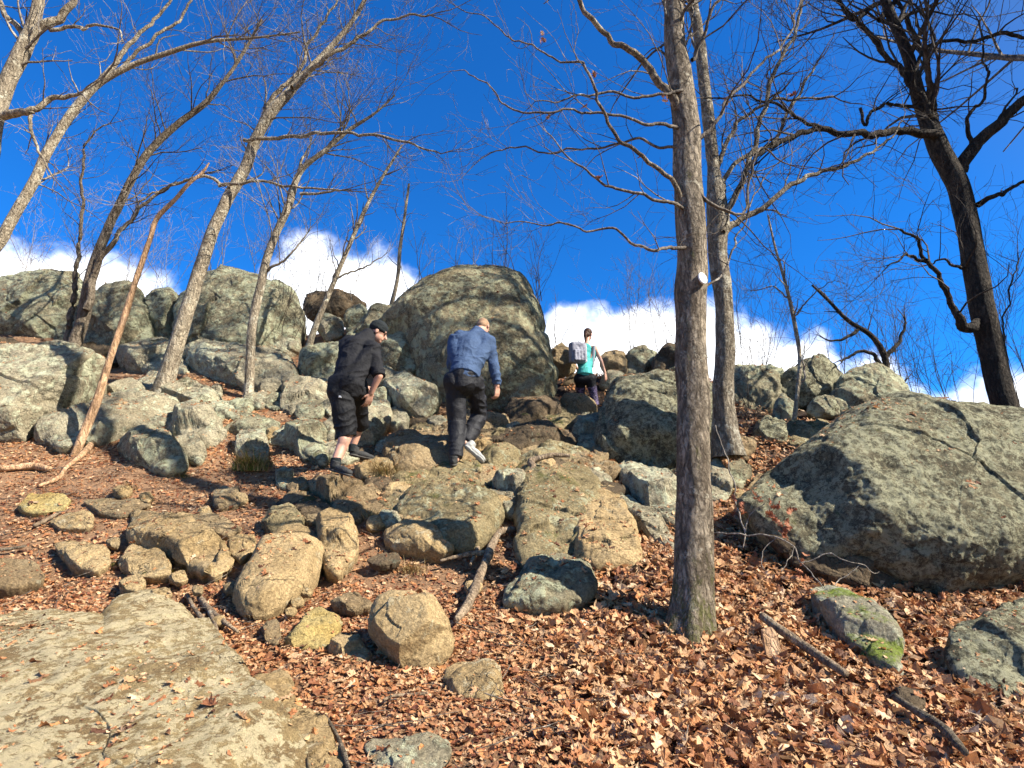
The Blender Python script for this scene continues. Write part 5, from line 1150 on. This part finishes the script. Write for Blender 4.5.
pr = [cap(hipL, hipR, .115, .115), cap(pel + UP * .03, pel, .13, .125)] + chain([hipL, hipL * .5 + kL * .5], [.105, .085]) + chain([hipR, hipR * .5 + kR * .5], [.105, .085])
fuse('waistband', pr, 'blacktight', rC, .008, 4, .004, 7)
pr = chain([hipL * .5 + kL * .5, kL, aL], [.088, .068, .045], True) + chain([hipR * .5 + kR * .5, kR, aR], [.088, .068, .045], True)
fuse('leggings', pr, 'leggings', rC, .008, 3, .005, 9)
x_, f_2, z_ = basis(fw, up_)
fuse('hair', [ell(hd + z_ * .03 - f_2 * .015, (.08, .092, .09), [x_, f_2, z_]), ell(hd - f_2 * .05 - z_ * .02, (.06, .05, .07), [x_, f_2, z_])] + chain([hd - f_2 * .09 - z_ * .0, hd - f_2 * .13 - z_ * .08, hd - f_2 * .12 - z_ * .2], [.028, .034, .014]), 'hairb', rC, .006, 2, .004, 30)
shoe('shoe', J(597, 414, 10.26), J(601, 414, 10.5), UP, rC, 'paleshoe', 'palesole', .9)
shoe('shoe', J(583, 411, 10.48), J(586, 410, 10.7), UP, rC, 'paleshoe', 'palesole', .9)
pc_ = J(577.5, 353, 10.32); rP = empty('backpack', pc_); tag(rP, 'grey backpack with pale side worn by the woman', 'backpack')
A = [unit([1, .35, .05]), unit([-.35, 1, .1]), UP]
def rbox(c, hx, hy, hz, r, A):
    out = []
    for sx_ in (-1, 1):
        for sy_ in (-1, 1):
            for sz_ in (-1, 1):
                q = c + A[0] * sx_ * (hx - r) + A[1] * sy_ * (hy - r) + A[2] * sz_ * (hz - r); out.append(q)
    return out
def rprims(c, hx, hy, hz, r, A):
    q = rbox(c, hx, hy, hz, r, A); pr = []
    for i in range(8):
        for j in range(i + 1, 8): pr.append(cap(q[i], q[j], r, r, k=10))
    for s_ in np.linspace(-1, 1, 4):
        for y_ in (-.5, .5): pr.append(cap(c + A[0] * (hx - r) * s_ + A[1] * hy * y_ * .7 - A[2] * (hz - r), c + A[0] * (hx - r) * s_ + A[1] * hy * y_ * .7 + A[2] * (hz - r), r * .95, r * .95, k=10))
    return pr
fuse('bag', rprims(pc_, .155, .09, .20, .05, A), 'pack', rP, .009, 4, .004, 8)
fuse('front_pocket', rprims(pc_ - A[1] * .085 - UP * .06, .12, .035, .11, .028, A), 'pack', rP, .008, 3, .003, 9)
fuse('side_panel', rprims(pc_ + A[0] * .13 + UP * .0 + A[1] * .02, .045, .075, .18, .03, A), 'packl', rP, .008, 3, .003, 9)
hp = pc_ + UP * .19
fuse('handle', chain([hp - A[0] * .05, hp - A[0] * .03 + UP * .045, hp + A[0] * .03 + UP * .045, hp + A[0] * .05], [.009] * 4), 'packl', rP, .004, 1)
fuse('strap', chain([J(593, 366, 10.4), shR - np.array([.02, .06, -.01]) , shR - np.array([.03, -.06, -.02])], [.02, .022, .022]), 'packl', rP, .007, 2)
# ---------------------------------------------------------------- camera, sun, sky
cam = bpy.data.cameras.new('camera'); co = bpy.data.objects.new('camera', cam); COL.objects.link(co)
cam.sensor_width = 36; cam.lens = F / 1024 * 36; cam.clip_start = .05; cam.clip_end = 2000
co.location = (0, 0, CAMZ); co.rotation_euler = (math.radians(90) + PITCH, 0, 0)
SC.camera = co
sl = bpy.data.lights.new('sun', 'SUN'); so = bpy.data.objects.new('sun', sl); COL.objects.link(so)
sl.energy = 5.0; sl.angle = math.radians(.5); sl.color = (1, .94, .83)
sd = Vector((math.sin(SUN_AZ) * math.cos(SUN_EL), math.cos(SUN_AZ) * math.cos(SUN_EL), math.sin(SUN_EL)))
so.rotation_euler = sd.to_track_quat('Z', 'Y').to_euler()
W = bpy.data.worlds.new('World'); SC.world = W; W.use_nodes = True
t = W.node_tree; t.nodes.clear()
def wn(k, **a):
    x = t.nodes.new(k)
    for i, j in a.items(): setattr(x, i, j)
    return x
def wm(op, a, b=0.):
    x = wn('ShaderNodeMath', operation=op)
    for s_, v_ in ((x.inputs[0], a), (x.inputs[1], b)):
        if isinstance(v_, bpy.types.NodeSocket): t.links.new(v_, s_)
        else: s_.default_value = v_
    return x.outputs[0]
out = wn('ShaderNodeOutputWorld'); bg = wn('ShaderNodeBackground'); sky = wn('ShaderNodeTexSky', sky_type='NISHITA')
sky.sun_disc = False; sky.sun_elevation = SUN_EL; sky.sun_rotation = SUN_AZ; sky.air_density = 1.0; sky.dust_density = .0; sky.ozone_density = 3.0; sky.altitude = 300
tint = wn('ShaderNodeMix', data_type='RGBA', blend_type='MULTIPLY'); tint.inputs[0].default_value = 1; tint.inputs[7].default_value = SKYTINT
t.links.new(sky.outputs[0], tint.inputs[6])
# deep blue opposite the sun, tint warmed round it to grey the shadow fill
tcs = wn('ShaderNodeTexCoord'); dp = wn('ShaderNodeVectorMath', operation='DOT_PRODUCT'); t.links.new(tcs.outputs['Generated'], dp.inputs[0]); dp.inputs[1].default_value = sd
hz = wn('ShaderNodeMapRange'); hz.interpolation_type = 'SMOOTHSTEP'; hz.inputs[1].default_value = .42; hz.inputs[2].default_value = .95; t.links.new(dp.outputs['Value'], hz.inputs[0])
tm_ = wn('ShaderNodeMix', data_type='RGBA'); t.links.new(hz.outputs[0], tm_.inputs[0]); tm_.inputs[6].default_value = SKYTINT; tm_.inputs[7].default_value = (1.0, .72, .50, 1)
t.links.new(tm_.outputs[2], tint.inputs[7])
tc = wn('ShaderNodeTexCoord'); sx = wn('ShaderNodeSeparateXYZ'); t.links.new(tc.outputs['Generated'], sx.inputs[0])
yy = wm('MAXIMUM', sx.outputs[1], .02)
az = wm('DIVIDE', sx.outputs[0], yy); el = wm('DIVIDE', sx.outputs[2], yy)
fc = wn('ShaderNodeFloatCurve'); cv = fc.mapping.curves[0]
TOP = [(-200,225),(0,238),(60,246),(120,250),(150,262),(200,292),(240,296),(262,262),(300,240),(345,236),(380,243),(402,262),(420,286),(440,330),(500,350),(540,325),(565,305),(600,294),(630,305),(680,308),(720,305),(770,326),(830,348),(848,362),(868,352),(885,348),(905,368),(950,374),(1024,372),(1200,360)]
pts = []
for u, v in TOP:
    a_, e_ = ray(u, v); pts.append(((float(a_) + 1.5) / 3, float(e_)))
while len(cv.points) > 2: cv.points.remove(cv.points[1])
cv.points[0].location = (0, pts[0][1]); cv.points[1].location = (1, pts[-1][1])
for p_ in pts: cv.points.new(*p_)
fc.mapping.update()
t.links.new(wm('DIVIDE', wm('ADD', az, 1.5), 3.), fc.inputs['Value'])
nz = wn('ShaderNodeTexNoise'); nz.inputs['Scale'].default_value = 11; nz.inputs['Detail'].default_value = 7; nz.inputs['Roughness'].default_value = .55
t.links.new(tc.outputs['Generated'], nz.inputs['Vector'])
nz2 = wn('ShaderNodeTexNoise'); nz2.inputs['Scale'].default_value = 5; nz2.inputs['Detail'].default_value = 6
t.links.new(tc.outputs['Generated'], nz2.inputs['Vector'])
dlt = wm('SUBTRACT', fc.outputs[0], el)
dlt = wm('ADD', dlt, wm('MULTIPLY', wm('SUBTRACT', nz.outputs['Fac'], .5), .20))
mr = wn('ShaderNodeMapRange'); mr.interpolation_type = 'SMOOTHSTEP'; mr.inputs[1].default_value = -.015; mr.inputs[2].default_value = .055
t.links.new(dlt, mr.inputs[0])
mk = wm('MULTIPLY', mr.outputs[0], wm('GREATER_THAN', sx.outputs[1], .02))
cc = wn('ShaderNodeMapRange'); cc.inputs[1].default_value = .35; cc.inputs[2].default_value = .6; cc.inputs[3].default_value = .8; cc.inputs[4].default_value = 1
t.links.new(nz.outputs['Fac'], cc.inputs[0])
cl = wn('ShaderNodeMix', data_type='RGBA'); cl.inputs[6].default_value = (CLOUD*.76, CLOUD*.83, CLOUD*.95, 1); cl.inputs[7].default_value = (CLOUD, CLOUD, CLOUD, 1)
cmx = wn('ShaderNodeMapRange'); cmx.inputs[1].default_value = .36; cmx.inputs[2].default_value = .56; t.links.new(wm('MULTIPLY', wm('ADD', nz.outputs['Fac'], nz2.outputs['Fac']), .5), cmx.inputs[0])
t.links.new(cmx.outputs[0], cl.inputs[0])
mx = wn('ShaderNodeMix', data_type='RGBA'); t.links.new(mk, mx.inputs[0]); t.links.new(tint.outputs[2], mx.inputs[6]); t.links.new(cl.outputs[2], mx.inputs[7])
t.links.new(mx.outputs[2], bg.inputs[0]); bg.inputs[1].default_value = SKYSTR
t.links.new(bg.outputs[0], out.inputs[0])
SC.view_settings.view_transform = 'Standard'; SC.view_settings.look = 'None'; SC.view_settings.gamma = 1
SC.view_settings.exposure = EXPO; SC.view_settings.use_curve_mapping = False
SC.render.engine = 'CYCLES'
SC.cycles.max_bounces = 5; SC.cycles.diffuse_bounces = 2; SC.cycles.use_denoising = True
SC.render.use_persistent_data = False
